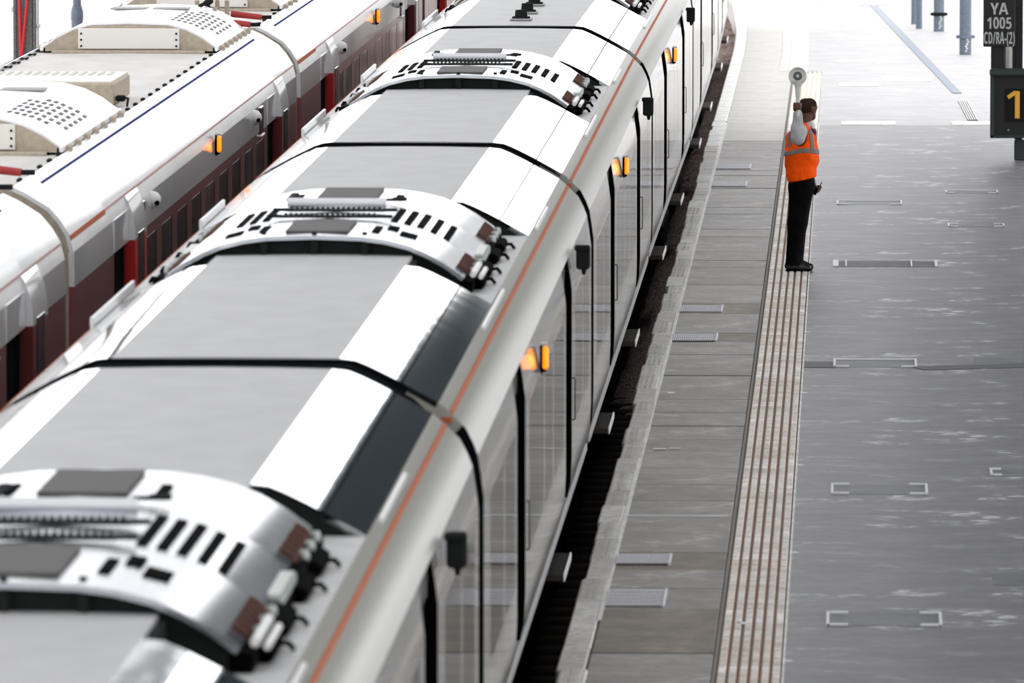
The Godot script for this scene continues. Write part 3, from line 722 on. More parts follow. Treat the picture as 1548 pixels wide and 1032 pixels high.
# ------------------------------------------------------------------ platform and track
func platform() -> void:
	var f := MeshInstance3D.new(); f.name = numbered("floor")
	var core := MB.new()
	core.prism(pv([-1.80, -1.15, 14.0, -1.15, 14.0, -0.035, -1.80, -0.035]), -20.0, -142.0)
	core.prism(pv([-2.06, -1.15, 14.0, -1.15, 14.0, -0.035, -2.06, -0.035]), -158.0, -330.0)
	for k in 8:
		var d0 := 142.0 + 2.0 * k
		core.prism(pv([-1.80 + bend(d0 + 1.0), -1.15, 14.0, -1.15, 14.0, -0.035, -1.80 + bend(d0 + 1.0), -0.035]), -d0, -d0 - 2.0)
	f.mesh = core.done(); f.material_override = M.mortar; add_child(f)
	structure(f, "long station platform of grey asphalt with stone slabs and a pale edge beside the train", "platform")
	# asphalt, and the paler concrete beyond its end
	var m := MB.new(); m.box(V(6.79, -0.02, -73.8), V(14.42, 0.04, 87.6)); obj("asphalt_surface", m, M.asphalt, f)
	m = MB.new(); m.box(V(6.79, -0.021, -172.0), V(14.42, 0.04, 108.8)); obj("concrete_surface", m, M.concrete, f)
	for k in 13:
		var c0 := 132.1 + 2.2 * k
		m = MB.new(); var le := -0.67 + bend(c0 + 1.1); m.box(V((le - 0.40) / 2, -0.0215, -c0 - 1.1), V(-0.40 - le, 0.039, 2.2)); obj("concrete_edge", m, M.concrete, f)
	# slabs between the edge and the tactile strip, cut where the photograph shows joints
	var rows := [1110.0, 1050.0, 992.0, 925.0, 893.0, 865.0, 838.0, 782.0, 759.0, 735.0, 709.0, 684.5, 665.6, 645.0, 625.0, 605.0, 585.0, 568.0, 550.0, 536.0, 517.0, 503.5, 474.0, 458.0, 445.0, 430.0, 417.0, 404.0, 393.0, 380.0, 367.5, 357.0, 346.0, 335.0, 322.7, 313.0, 303.0, 293.0, 283.0, 273.0, 264.0, 256.5, 246.5, 238.0, 225.0, 211.5]
	var stained := [838.0, 893.0, 503.5, 458.0, 925.0]
	rng.seed = 5
	for i in rows.size() - 1:
		var d0 := dist(rows[i]); var d1 := dist(rows[i + 1])
		m = MB.new(); m.xf = Transform3D(Basis(V(1, 0, 0), rng.randf_range(-0.002, 0.002)), V(-1.27, -0.02 + rng.randf_range(-0.004, 0.004), -(d0 + d1) / 2))
		m.box(Vector3.ZERO, V(0.80, 0.045, d1 - d0 - 0.028), 0.006)
		obj("paving_slab", m, M.stained if (rows[i + 1] in stained and rng.randf() < 0.9) else M.slabs[rng.randi() % 4], f)
	var d := dist(211.5)
	while d < 168.0:
		m = MB.new(); var step := 3.2 if d > 125.0 else 2.0
		m.xf = Transform3D(Basis(V(0, 1, 0), atan2(-(bend(d + step) - bend(d)), step)), V(-1.27 + bend(d + step / 2), -0.02, -(d + step / 2))); m.box(Vector3.ZERO, V(0.80, 0.045, step - 0.03), 0.006)
		obj("paving_slab", m, M.pale, f); d += step
	# gully gratings let into the slabs
	for g in [[920.0, 1013.0, 843.0, 857.0], [912.0, 1005.0, 897.0, 922.0], [1025.0, 1092.0, 463.0, 472.5], [1014.0, 1084.0, 506.0, 516.5], [1082.0, 1135.0, 248.0, 255.0], [1075.0, 1129.0, 274.5, 281.5]]:
		var z0 := dist(g[3]); var z1 := dist(g[2])
		var x0 := -1.655; var x1 := across(g[1], (g[2] + g[3]) / 2)
		var c := V((x0 + x1) / 2, 0.006, -(z0 + z1) / 2)
		m = MB.new(); m.box(c + V(0, -0.004, 0), V(x1 - x0, 0.012, z1 - z0)); var gr := obj("gully_grating", m, M.metal_gap, f)
		m = MB.new(); m.box(V(x1 + 0.012, 0.006, c.z), V(0.024, 0.03, z1 - z0 + 0.03), 0.004)
		var n := 22
		for k in n: m.box(V(lerpf(x0, x1, (k + 0.5) / n), 0.008, c.z), V((x1 - x0) / n * 0.6, 0.016, z1 - z0))
		for k in 5: m.box(V(c.x, 0.009, lerpf(-z0, -z1, (k + 0.5) / 5)), V(x1 - x0, 0.016, 0.03))
		obj("grating_bars", m, M.metal_plate, gr)
	# edge stones
	d = 50.0
	rng.seed = 9
	while d < 168.0:
		var step := rng.randf_range(1.05, 1.45)
		var jog := rng.randf_range(-0.018, 0.018) if d < 118.0 else 0.0
		m = MB.new(); m.xf = Transform3D(Basis(V(0, 1, 0), atan2(-(bend(d + step) - bend(d)), step)), V(-1.765 + jog + bend(d + step / 2), -0.04 + rng.randf_range(-0.004, 0.004), -(d + step / 2)))
		m.box(Vector3.ZERO, V(0.185, 0.10, step - 0.02), 0.012)
		var cs := obj("coping_stone", m, M.white_line if d > 112.0 else M.coping[rng.randi() % 3], f)
		if d < 100.0 and rng.randf() < 0.75:
			var nb := MB.new(); nb.xf = m.xf
			var n := int(step / 0.07)
			for k in n:
				if rng.randf() < 0.12: continue
				for q in 3: nb.box(V(-0.055 + 0.045 * q, 0.052, -step / 2 + 0.06 + k * 0.07), V(0.028, 0.012, 0.042))
			obj("stone_nubs", nb, M.coping[rng.randi() % 2], cs)
		d += step
	# painted line along the inner side of the edge stones
	m = MB.new(); m.box(V(-1.672, 0.002, -88.0), V(0.03, 0.012, 60.0)); obj("edge_line", m, M.white_line, f)
	# ribbed tactile tiles
	rng.seed = 12
	for i in 196:
		var dd := 53.2 + 0.402 * i
		if dd > 132.0: break
		tactile(f, -0.63, dd, 0.0, "tactile_tile")
	var st := MB.new()
	for i in 88:
		var dd := 132.3 + 0.402 * i
		st.xf = Transform3D(Basis(), V(-0.862 + bend(dd), 0.0, -dd))
		for k in 6: st.box(V(-0.17 + k * 0.068, 0.004, 0), V(0.05, 0.02, 0.396))
		st.box(V(0, -0.01, 0), V(0.42, 0.02, 0.402))
	var sm := obj("tactile_strip", st, M.tactile[1], f); sm.set_meta("kind", "stuff")
	m = MB.new(); m.box(V(-0.852, -0.014, -82.0), V(0.022, 0.024, 58.0)); obj("mortar_joint", m, M.mortar, f)
	m = MB.new(); m.box(V(-0.412, -0.001, -86.0), V(0.014, 0.02, 64.0)); obj("mortar_joint", m, M.white_line, f)
	# dabs of white paint on the slabs
	for q in [[990.0, 1010.0, 681.0, 0.05], [1014.0, 1032.0, 680.0, 0.03], [1012.0, 1022.0, 595.5, 0.10], [938.0, 1104.0, 783.0, 0.03], [1118.0, 1131.0, 947.0, 0.10], [1077.0, 1084.0, 277.0, 0.2]]:
		m = MB.new(); m.box(V((across(q[0], q[2]) + across(q[1], q[2])) / 2, 0.008, -dist(q[2])), V(across(q[1], q[2]) - across(q[0], q[2]), 0.006, q[3])); obj("paint_mark", m, M.bright, f)
	covers(f)

var tile_meshes := []
func tactile(f: Node, x: float, d: float, turn: float, called: String) -> void:
	if tile_meshes.is_empty():
		var b := MB.new(); b.box(V(0, -0.012, 0), V(0.412, 0.02, 0.402))
		var r := MB.new()
		for k in 6:
			var w := 0.047 if k > 0 and k < 5 else 0.05
			r.box(V(-0.174 + k * 0.0697, 0.003, 0), V(w, 0.016, 0.394), 0.005)
		tile_meshes = [b.done(), r.done()]
	var o := obj(called, tile_meshes[0], M.groove if d < 116.0 else M.groove_overlit, f, V(x, 0, -d))
	obj("tile_ribs", tile_meshes[1], M.tactile[rng.randi() % 3], o)

func covers(f: Node) -> void:                                      # inspection covers filled with asphalt, bright metal at their corners
	for c in [[1256.0, 1427.0, 929.0, 949.0, 1], [1262.0, 1405.0, 733.0, 748.0, 1], [1265.0, 1388.0, 543.0, 554.5, 2], [1262.0, 1421.0, 393.0, 402.0, 3], [1269.0, 1365.0, 302.0, 308.0, 2], [1433.0, 1510.0, 286.0, 290.0, 2], [1437.0, 1520.0, 336.5, 341.0, 1], [1476.0, 1575.0, 539.0, 547.0, 0], [1503.0, 1590.0, 709.0, 719.0, 1], [1505.0, 1600.0, 869.0, 886.0, 0],
			[1274.0, 1356.0, 181.5, 187.0, 4], [1441.0, 1530.0, 181.5, 187.0, 4], [1336.0, 1410.0, 115.5, 121.0, 4], [1284.0, 1345.0, 54.0, 57.5, 4], [1267.0, 1330.0, 89.0, 92.0, 4], [1270.0, 1330.0, 124.0, 128.0, 4]]:
		var ym: float = (c[2] + c[3]) / 2
		var z0 := dist(c[3]); var z1 := dist(c[2])
		var x0 := across(c[0], ym); var x1 := across(c[1], ym)
		var w := x1 - x0; var l := z1 - z0
		var kind: int = c[4]
		var m := MB.new(); m.box(V((x0 + x1) / 2, -0.004 if kind < 4 else 0.002, -(z0 + z1) / 2), V(w, 0.012, l))
		var o := obj("access_cover", m, [M.patch, M.patch, M.patch, M.strip, M.white_line][kind], f)
		m = MB.new()
		var b := 0.02
		if kind == 1 or kind == 2:
			for sx in [x0, x1]:
				var s := 1.0 if sx == x0 else -1.0
				m.box(V(sx, 0.006, -(z0 + z1) / 2), V(b, 0.016, l))
				for z in [z0 + 0.03, z1 - 0.03]: m.box(V(sx + s * w * 0.09, 0.006, -z), V(w * 0.18, 0.016, 0.06))
			if kind == 2: m.box(V((x0 + x1) / 2, 0.006, -z1 + 0.03), V(w, 0.014, 0.05))
			obj("corner_bracket", m, M.bright, o)
		elif kind == 3:
			m.box(V(x0 + 0.03, 0.006, -(z0 + z1) / 2), V(0.06, 0.016, l)); m.box(V(x1 - 0.02, 0.006, -(z0 + z1) / 2), V(0.03, 0.016, l)); m.box(V(x1 - 0.28, 0.006, -(z0 + z1) / 2), V(0.016, 0.016, l)); m.box(V(x0 + 0.14, 0.006, -(z0 + z1) / 2), V(0.016, 0.016, l))
			obj("corner_bracket", m, M.bright, o)
	# dark filled trench across the asphalt
	var z := dist(551.0)
	var t := MB.new(); t.box(V((-0.40 + across(1264.0, 551.0)) / 2, 0.001, -z), V(across(1264.0, 551.0) + 0.40, 0.008, 0.62)); obj("trench_patch", t, M.strip, f)
	t = MB.new(); t.xf = Transform3D(Basis(V(0, 1, 0), 0.32), V(1.35, 0.001, -z + 0.1)); t.box(Vector3.ZERO, V(1.55, 0.008, 0.42)); obj("trench_patch", t, M.strip, f)
	# channel drain on the pale part of the platform, and a slotted grating at its near end
	var a := V(across(1322.0, 6.0), 0.004, -dist(6.0)); var b2 := V(across(1449.0, 139.0), 0.004, -dist(139.0))
	t = MB.new(); var dir := (b2 - a); var mid := (a + b2) / 2
	t.xf = Transform3D(Basis(V(0, 1, 0), atan2(dir.x, dir.z)), mid); t.box(Vector3.ZERO, V(0.13, 0.012, dir.length())); obj("drain_channel", t, M.post_blue, f)
	t = MB.new(); var e := V(across(1237.0, 0.0), 0.004, -dist(0.0) - 1.2)
	dir = a - e; t.xf = Transform3D(Basis(V(0, 1, 0), atan2(dir.x, dir.z)), (a + e) / 2); t.box(Vector3.ZERO, V(0.5, 0.010, dir.length())); obj("drain_channel", t, M.concrete_dark if M.has("concrete_dark") else M.end_grey, f)
	var g0 := V(across(1458.0, 151.0), 0.004, -dist(151.0)); var g1 := V(across(1473.0, 180.0), 0.004, -dist(180.0))
	dir = g1 - g0
	t = MB.new(); t.xf = Transform3D(Basis(V(0, 1, 0), atan2(dir.x, dir.z)), (g0 + g1) / 2); t.box(Vector3.ZERO, V(0.14, 0.010, dir.length())); var dg := obj("drain_grating", t, M.dark, f)
	var q := MB.new(); q.xf = t.xf
	for k in 5: q.box(V(-0.06 + 0.03 * k, 0.006, 0), V(0.014, 0.012, dir.length()))
	obj("grating_slats", q, M.white_line, dg)

func track() -> void:
	var g := MB.new(); g.box(V(-20, -1.2, -160), V(90, 0.1, 380)); var o := obj("ground", g, M.gravel); structure(o, "pale gravel ground of the station yard under and beyond the tracks", "ground")
	# lumpy ballast bed under both trains
	var bed := MB.new()
	rng.seed = 31
	var nx := 14; var nz := 240
	var z0 := -24.0; var dz := 0.6
	var hs := []
	for i in nz + 1:
		var row := []
		for k in nx + 1: row.append(-1.22 + 0.18 * smoothstep(78.0, 92.0, 24.0 + i * dz) + rng.randf_range(-0.05, 0.05))
		hs.append(row)
	for i in nz:
		for k in nx:
			var x0 := lerpf(-9.2, -1.82, float(k) / nx); var x1 := lerpf(-9.2, -1.82, float(k + 1) / nx)
			var za := z0 - i * dz; var zb := za - dz
			bed.quad(V(x0, hs[i][k], za), V(x1, hs[i][k + 1], za), V(x1, hs[i + 1][k + 1], zb), V(x0, hs[i + 1][k], zb))
	var fine := []
	for i in 861:
		var row := []
		for k in 9: row.append(-1.16 + 0.12 * smoothstep(78.0, 92.0, 45.0 + i * 0.14) + 0.42 * smoothstep(80.0, 98.0, 45.0 + i * 0.14) * smoothstep(0.0, 5.0, float(k)) + rng.randf_range(-0.045, 0.045))
		fine.append(row)
	for i in 860:
		for k in 8:
			var x0 := -2.62 + 0.1 * k + bend(45.0 + i * 0.14); var za := -45.0 - i * 0.14
			bed.quad(V(x0, fine[i][k], za), V(x0 + 0.1, fine[i][k + 1], za), V(x0 + 0.1, fine[i + 1][k + 1], za - 0.14), V(x0, fine[i + 1][k], za - 0.14))
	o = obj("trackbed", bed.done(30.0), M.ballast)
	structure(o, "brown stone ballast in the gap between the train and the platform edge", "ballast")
	for q in [NEAR_X, FAR_X]:
		var t := holder("railway_track", null, V(q, -1.1, 0))
		tag(t, "pair of rails on dark sleepers beneath the train at the platform" if q == NEAR_X else "pair of rails on dark sleepers beneath the white and red train", "track", "", "structure")
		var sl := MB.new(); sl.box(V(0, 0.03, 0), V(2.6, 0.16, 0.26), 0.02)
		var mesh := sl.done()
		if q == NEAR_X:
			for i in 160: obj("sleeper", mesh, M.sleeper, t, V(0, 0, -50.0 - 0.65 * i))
		for s in [-1, 1]:
			var r := MB.new(); r.xf.origin = V(s * 0.752, 0.0, 0)
			r.prism(pv([-0.07, 0.08, 0.07, 0.08, 0.02, 0.10, 0.012, 0.12, 0.035, 0.135, 0.035, 0.15, -0.035, 0.15, -0.035, 0.135, -0.012, 0.12, -0.02, 0.10]), -22.0, -175.0); obj("rail", r, M.rail, t)
	var lp := MB.new(); lp.prism(pv([-40, -1.15, -8.75, -1.15, -8.75, 0.0, -40, 0.0]), -15.0, -330.0); o = obj("floor", lp, M.concrete)
	structure(o, "pale concrete platform on the far side of the white and red train", "platform")

# ------------------------------------------------------------------ roofs over the station
func roofs() -> void:
	var c := holder("ceiling"); structure(c, "glazed train shed roof high over both tracks", "roof")
	for i in 16:
		var z := 12.0 - i * 8.2
		var m := MB.new(); m.box(V(-10.8, 13.0, z - 1.95), V(22.2, 0.25, 3.9)); obj("roof_panel", m, M.shed, c)
		if i < 15:
			m = MB.new(); m.box(V(-10.8, 13.0, z - 6.05), V(22.2, 0.02, 4.3)); obj("roof_pane", m, M.pane, c)
	var k := holder("ceiling"); structure(k, "dark boarded canopy over the near part of the platform", "roof")
	for i in 13:
		var z := 12.0 - i * 10.0
		var m := MB.new(); m.box(V(3.675, 8.3, z - 4.95), V(7.15, 0.2, 9.9)); obj("canopy_panel", m, M.canopy, k)
		m = MB.new(); m.box(V(8.9, 8.3, z - 4.95), V(3.3, 0.02, 9.6)); obj("canopy_pane", m, M.pane, k)
		m = MB.new(); m.box(V(12.3, 8.3, z - 4.95), V(3.4, 0.2, 9.9)); obj("canopy_panel", m, M.canopy, k)
	var fs := MB.new(); fs.box(V(7.05, 7.7, -117.9), V(13.9, 1.4, 0.2)); obj("canopy_fascia", fs, M.canopy, k)
	for i in 7:
		fs = MB.new(); fs.box(V(2.4 + 1.7 * i, 5.2, -118.2), V(1.66, 3.7, 0.12), 0.02); obj("added_screen", fs, M.canopy, k)  # unseen dark screens, added to keep bright sky out of the train's reflections

# ------------------------------------------------------------------ posts and signs
func posts() -> void:
	var specs := [
		[1461.0, 80.0, 18.0, 53.0, "stout blue grey post nearest the black signs, with a ring low on it", 5.5],
		[1421.0, 45.0, 16.0, 19.0, "blue grey post with a dark collar and scraped paint, second from the black signs", 5.5],
		[1391.0, 41.0, 9.5, -1.0, "slim blue grey post, the nearer of the close pair", 4.5],
		[1383.5, 34.0, 9.0, -1.0, "slim blue grey post, the farther of the close pair", 4.5],
	]
	for s in specs:
		var d := dist(s[1]); var x := across(s[0], s[1]); var r: float = s[2] * 0.5 * d / 13100.0
		var p := holder("post", null, V(x, 0, -d)); tag(p, s[4], "post", "blue grey posts on the pale end of the platform")
		var m := MB.new(); m.lathe(pv([0, 0.0, r, 0.0, r, s[5], r * 0.9, s[5] + 0.05, 0, s[5] + 0.08]), 20); obj("shaft", m, M.post_blue, p)
		if s[3] > 0.0:
			var h: float = (s[1] - s[3]) * d / 13100.0
			m = MB.new(); m.xf.origin.y = h; m.lathe(pv([r, -0.03, r + 0.02, -0.025, r + 0.02, 0.025, r, 0.03]), 20); m.box(V(r + 0.03, 0, 0), V(0.05, 0.05, 0.06), 0.01); m.box(V(-r - 0.03, 0, 0), V(0.05, 0.05, 0.06), 0.01)
			obj("collar", m, M.dark if s[2] < 17.0 else M.post_blue, p)
			m = MB.new()
			for k in 6: m.box(V(r * 0.1 + 0.012 * sin(k * 2.1) + 0.006 * k, 0.06 + h * 0.13 * k, r - 0.001), V(0.03, h * 0.1, 0.006))
			obj("paint_scrape", m, M.white_line, p)
	# masts beyond the white and red train
	var mp := holder("mast", null, V(-10.0, 0, -105)); tag(mp, "weathered grey steel mast with two red hoses behind the left train", "mast")
	var m := MB.new()
	m.box(V(-0.02, 4.0, 0), V(0.22, 8.0, 0.22), 0.01); m.box(V(0.11, 4.0, 0.06), V(0.03, 8.0, 0.14)); m.box(V(-0.13, 4.0, 0.06), V(0.03, 8.0, 0.14)); obj("shaft", m, M.mast, mp)
	for q in [[-0.05, -0.055, -0.072, -0.095], [-0.052, -0.043, 0.024, 0.12]]:
		m = MB.new(); m.tube(PackedVector3Array([V(q[0], 0.9, 0.14), V(q[1], 1.55, 0.14), V(q[2], 2.2, 0.14), V(q[3], 3.1, 0.14)]), 0.017, 8); obj("red_hose", m, M.hose, mp)
	m = MB.new()
	for y in [1.9, 2.5, 3.1]: m.box(V(0.15, y, 0.05), V(0.05, 0.05, 0.08), 0.01); m.box(V(-0.16, y + 0.2, 0.05), V(0.04, 0.06, 0.06), 0.01)
	m.cone(V(0.15, 1.4, 0.06), V(0.15, 4.0, 0.06), 0.012, 0.012, 6)
	obj("cable_bracket", m, M.white, mp)
	for q in [[-10.72, 120.0, "blue grey lamp post with a thick stepped foot behind the left train"], [-10.0, 124.0, "blue grey post half hidden behind the pale roof unit of the left train"]]:
		var lp := holder("lamp_post", null, V(q[0], 0, -q[1])); tag(lp, q[2], "post")
		m = MB.new(); m.lathe(pv([0, 0, 0.08, 0, 0.08, 1.30, 0.086, 1.31, 0.086, 1.42, 0.056, 1.52, 0.054, 5.5, 0, 5.55]), 18); obj("shaft", m, M.post_blue, lp)
		m = MB.new(); m.box(V(0, 5.58, 0.2), V(0.16, 0.08, 0.6), 0.02); obj("lamp_head", m, M.post_blue, lp)

func plate_text(s: String, size: float, m: Material, parent: Node, at: Vector3, wide := 1.0, called := "lettering") -> void:
	var t := TextMesh.new()
	t.text = s; t.pixel_size = size / 64.0; t.font_size = 64; t.depth = 0.008
	var f := SystemFont.new(); f.font_names = PackedStringArray(["Droid Sans"]); f.font_weight = 600
	t.font = f
	var o := obj(called, t, m, parent, at)
	o.scale.x = wide

func signs() -> void:
	var d := 109.6
	var mpp := d / 13100.0
	var p := holder("signal_post", null, V((1545.0 - 1286.0) * mpp, 0, -d - 0.40)); tag(p, "black and grey post carrying the signal box and its number plate", "post")
	var m := MB.new(); m.box(V(0, 0.13, 0.15), V(0.15, 0.26, 0.15), 0.01); obj("foot", m, M.sign_green, p)
	m = MB.new(); m.box(V(-0.02, 1.9, -0.02), V(0.10, 3.4, 0.10), 0.01); obj("shaft", m, M.sign_black, p)
	m = MB.new(); m.cone(V(-0.14, 0.4, -0.02), V(-0.14, 3.4, -0.02), 0.045, 0.045, 14); obj("pale_pipe", m, M.plate, p)
	m = MB.new(); m.cone(V(-0.07, 0.4, -0.05), V(-0.07, 3.4, -0.05), 0.03, 0.03, 12); obj("pale_pipe", m, M.post_blue, p)
	m = MB.new(); m.box(V(-0.28, 1.30, 0.15), V(0.19, 0.36, 0.14), 0.02); obj("neck", m, M.sign_black, p)
	for y in [1.95, 1.62]:
		m = MB.new(); m.box(V(-0.07, y, 0.09), V(0.16, 0.035, 0.10)); obj("plate_bracket", m, M.sign_black, p)
	# route indicator box
	var cx := (1535.0 - 1286.0) * mpp
	var y0 := 6.6 - (206.0 + 548.0) * mpp; var y1 := 6.6 - (101.0 + 548.0) * mpp
	var b := holder("route_indicator", null, V(cx, y0, -d)); tag(b, "dark route indicator box showing a yellow figure 1", "signal")
	var w := 72.0 * mpp; var h := y1 - y0
	m = MB.new(); m.box(V(0, h / 2, -0.07), V(w, h, 0.14), 0.01); obj("case", m, M.sign_black, b)
	m = MB.new(); m.box(V(0, h - 0.045, 0.02), V(w + 0.02, 0.09, 0.17), 0.015); m.box(V(-w / 2 + 0.022, h / 2, 0.015), V(0.045, h, 0.05), 0.008); m.box(V(w / 2 - 0.022, h / 2, 0.015), V(0.045, h, 0.05), 0.008); m.box(V(0, 0.02, 0.015), V(w, 0.04, 0.05), 0.008)
	obj("frame", m, M.sign_green, b)
	m = MB.new(); m.box(V(0.03, h * 0.47, 0.004), V(0.30, 0.42, 0.008), 0.002); obj("display_window", m, M.glass, b)
	m = MB.new()
	m.box(V(0.04, h * 0.48, 0.012), V(0.060, 0.345, 0.012), 0.003)
	m.xf = Transform3D(Basis(V(0, 0, 1), 0.6), V(-0.03, h * 0.48 + 0.125, 0.012)); m.box(Vector3.ZERO, V(0.12, 0.05, 0.012), 0.003)
	obj("numeral", m, M.digit, b)
	m = MB.new(); m.cone(V(-0.07, 0.10, 0.0), V(-0.07, 0.10, 0.02), 0.014, 0.01, 10); obj("lock", m, M.valve, b)
	# number plate
	var py := 6.6 - (68.0 + 548.0) * mpp
	var pl := holder("number_plate", null, V((1512.0 - 1286.0) * mpp, py, -d + 0.02)); tag(pl, "black plate lettered YA 1005 CD/RA-(2) above the route indicator", "sign")
	var pw := 48.0 * mpp; var ph := 78.0 * mpp
	m = MB.new(); m.box(V(0, ph / 2, -0.012), V(pw, ph, 0.024), 0.008); obj("plate", m, M.sign_black, pl)
	var yy := func(row: float) -> float: return (68.0 - row) * mpp
	plate_text("YA", 0.20, M.letter, pl, V(0.0, yy.call(11.0), 0.002), 0.93)
	plate_text("1005", 0.20, M.letter, pl, V(0.0, yy.call(32.5), 0.002), 0.72)
	plate_text("CD/RA-(2)", 0.205, M.letter, pl, V(0.0, yy.call(55.0), 0.002), 0.42)

# ------------------------------------------------------------------ person
func field_mesh(bones: Array, k: float, cell: float, clip: Callable, crease := 75.0) -> ArrayMesh:
	var lo := Vector3.INF; var hi := -Vector3.INF
	for b in bones:
		var r: float = maxf(b[2], b[3]) + 3.0 * k + 2.0 * cell
		for e in [b[0], b[1]]:
			lo = lo.min(e - Vector3.ONE * r); hi = hi.max(e + Vector3.ONE * r)
	var nx := int((hi.x - lo.x) / cell) + 2; var ny := int((hi.y - lo.y) / cell) + 2; var nz := int((hi.z - lo.z) / cell) + 2
	var sum := PackedFloat32Array(); sum.resize(nx * ny * nz)
	for b in bones:
		var a: Vector3 = b[0]; var e: Vector3 = b[1]; var ra: float = b[2]; var rb: float = b[3]
		var r := maxf(ra, rb) + 3.0 * k + 2.0 * cell
		var p0 := ((a.min(e) - Vector3.ONE * r - lo) / cell).floor().max(Vector3.ZERO); var p1 := ((a.max(e) + Vector3.ONE * r - lo) / cell).ceil()
		var ab := e - a; var l2 := maxf(ab.length_squared(), 1e-9)
		for iz in range(int(p0.z), mini(int(p1.z) + 1, nz)):
			for iy in range(int(p0.y), mini(int(p1.y) + 1, ny)):
				var at := (iz * ny + iy) * nx
				for ix in range(int(p0.x), mini(int(p1.x) + 1, nx)):
					var q := lo + V(ix, iy, iz) * cell
					var t := clampf((q - a).dot(ab) / l2, 0.0, 1.0)
					var dd := (q - a - ab * t).length() - lerpf(ra, rb, t)
					if dd < 3.0 * k + 2.0 * cell: sum[at + ix] += exp(-dd / k)
	var f := PackedFloat32Array(); f.resize(sum.size())
	for iz in nz:
		for iy in ny:
			for ix in nx:
				var i := (iz * ny + iy) * nx + ix
				var v := -k * log(sum[i]) if sum[i] > 1e-12 else 1.0
				if v < 4.0 * cell: v = maxf(v, clip.call(lo + V(ix, iy, iz) * cell))
				f[i] = v
	# surface nets
	var vid := {}
	var vp := PackedVector3Array()
	var mb := MB.new()
	var offs := [0, 1, nx, nx + 1, nx * ny, nx * ny + 1, nx * ny + nx, nx * ny + nx + 1]
	for iz in nz - 1:
		for iy in ny - 1:
			for ix in nx - 1:
				var i := (iz * ny + iy) * nx + ix
				var neg := 0
				for o in offs:
					if f[i + o] < 0.0: neg += 1
				if neg == 0 or neg == 8: continue
				var c := Vector3.ZERO; var cnt := 0
				for e in [[0, 1], [2, 3], [4, 5], [6, 7], [0, 2], [1, 3], [4, 6], [5, 7], [0, 4], [1, 5], [2, 6], [3, 7]]:
					var v0 := f[i + offs[e[0]]]; var v1 := f[i + offs[e[1]]]
					if (v0 < 0.0) == (v1 < 0.0): continue
					var t := v0 / (v0 - v1)
					var q0 := V(e[0] & 1, (e[0] >> 1) & 1, e[0] >> 2); var q1 := V(e[1] & 1, (e[1] >> 1) & 1, e[1] >> 2)
					c += q0.lerp(q1, t); cnt += 1
				vid[i] = vp.size(); vp.append(lo + (V(ix, iy, iz) + c / cnt) * cell)
	for i in vid.keys():
		var ix: int = i % nx; var iy: int = (i / nx) % ny; var iz: int = i / (nx * ny)
		var s0: bool = f[i] < 0.0
		for ax in 3:
			var st: int = [1, nx, nx * ny][ax]
			if (f[i + st] < 0.0) == s0: continue
			var b: int = [nx, nx * ny, 1][ax]; var d: int = [nx * ny, 1, nx][ax]
			if [iy, iz, ix][ax] == 0 or [iz, ix, iy][ax] == 0: continue
			if not (vid.has(i - b) and vid.has(i - d) and vid.has(i - b - d)): continue
			var w := [vp[vid[i]], vp[vid[i - b]], vp[vid[i - b - d]], vp[vid[i - d]]]
			if s0: mb.quad(w[0], w[1], w[2], w[3])
			else: mb.quad(w[0], w[3], w[2], w[1])
	return mb.done(crease)

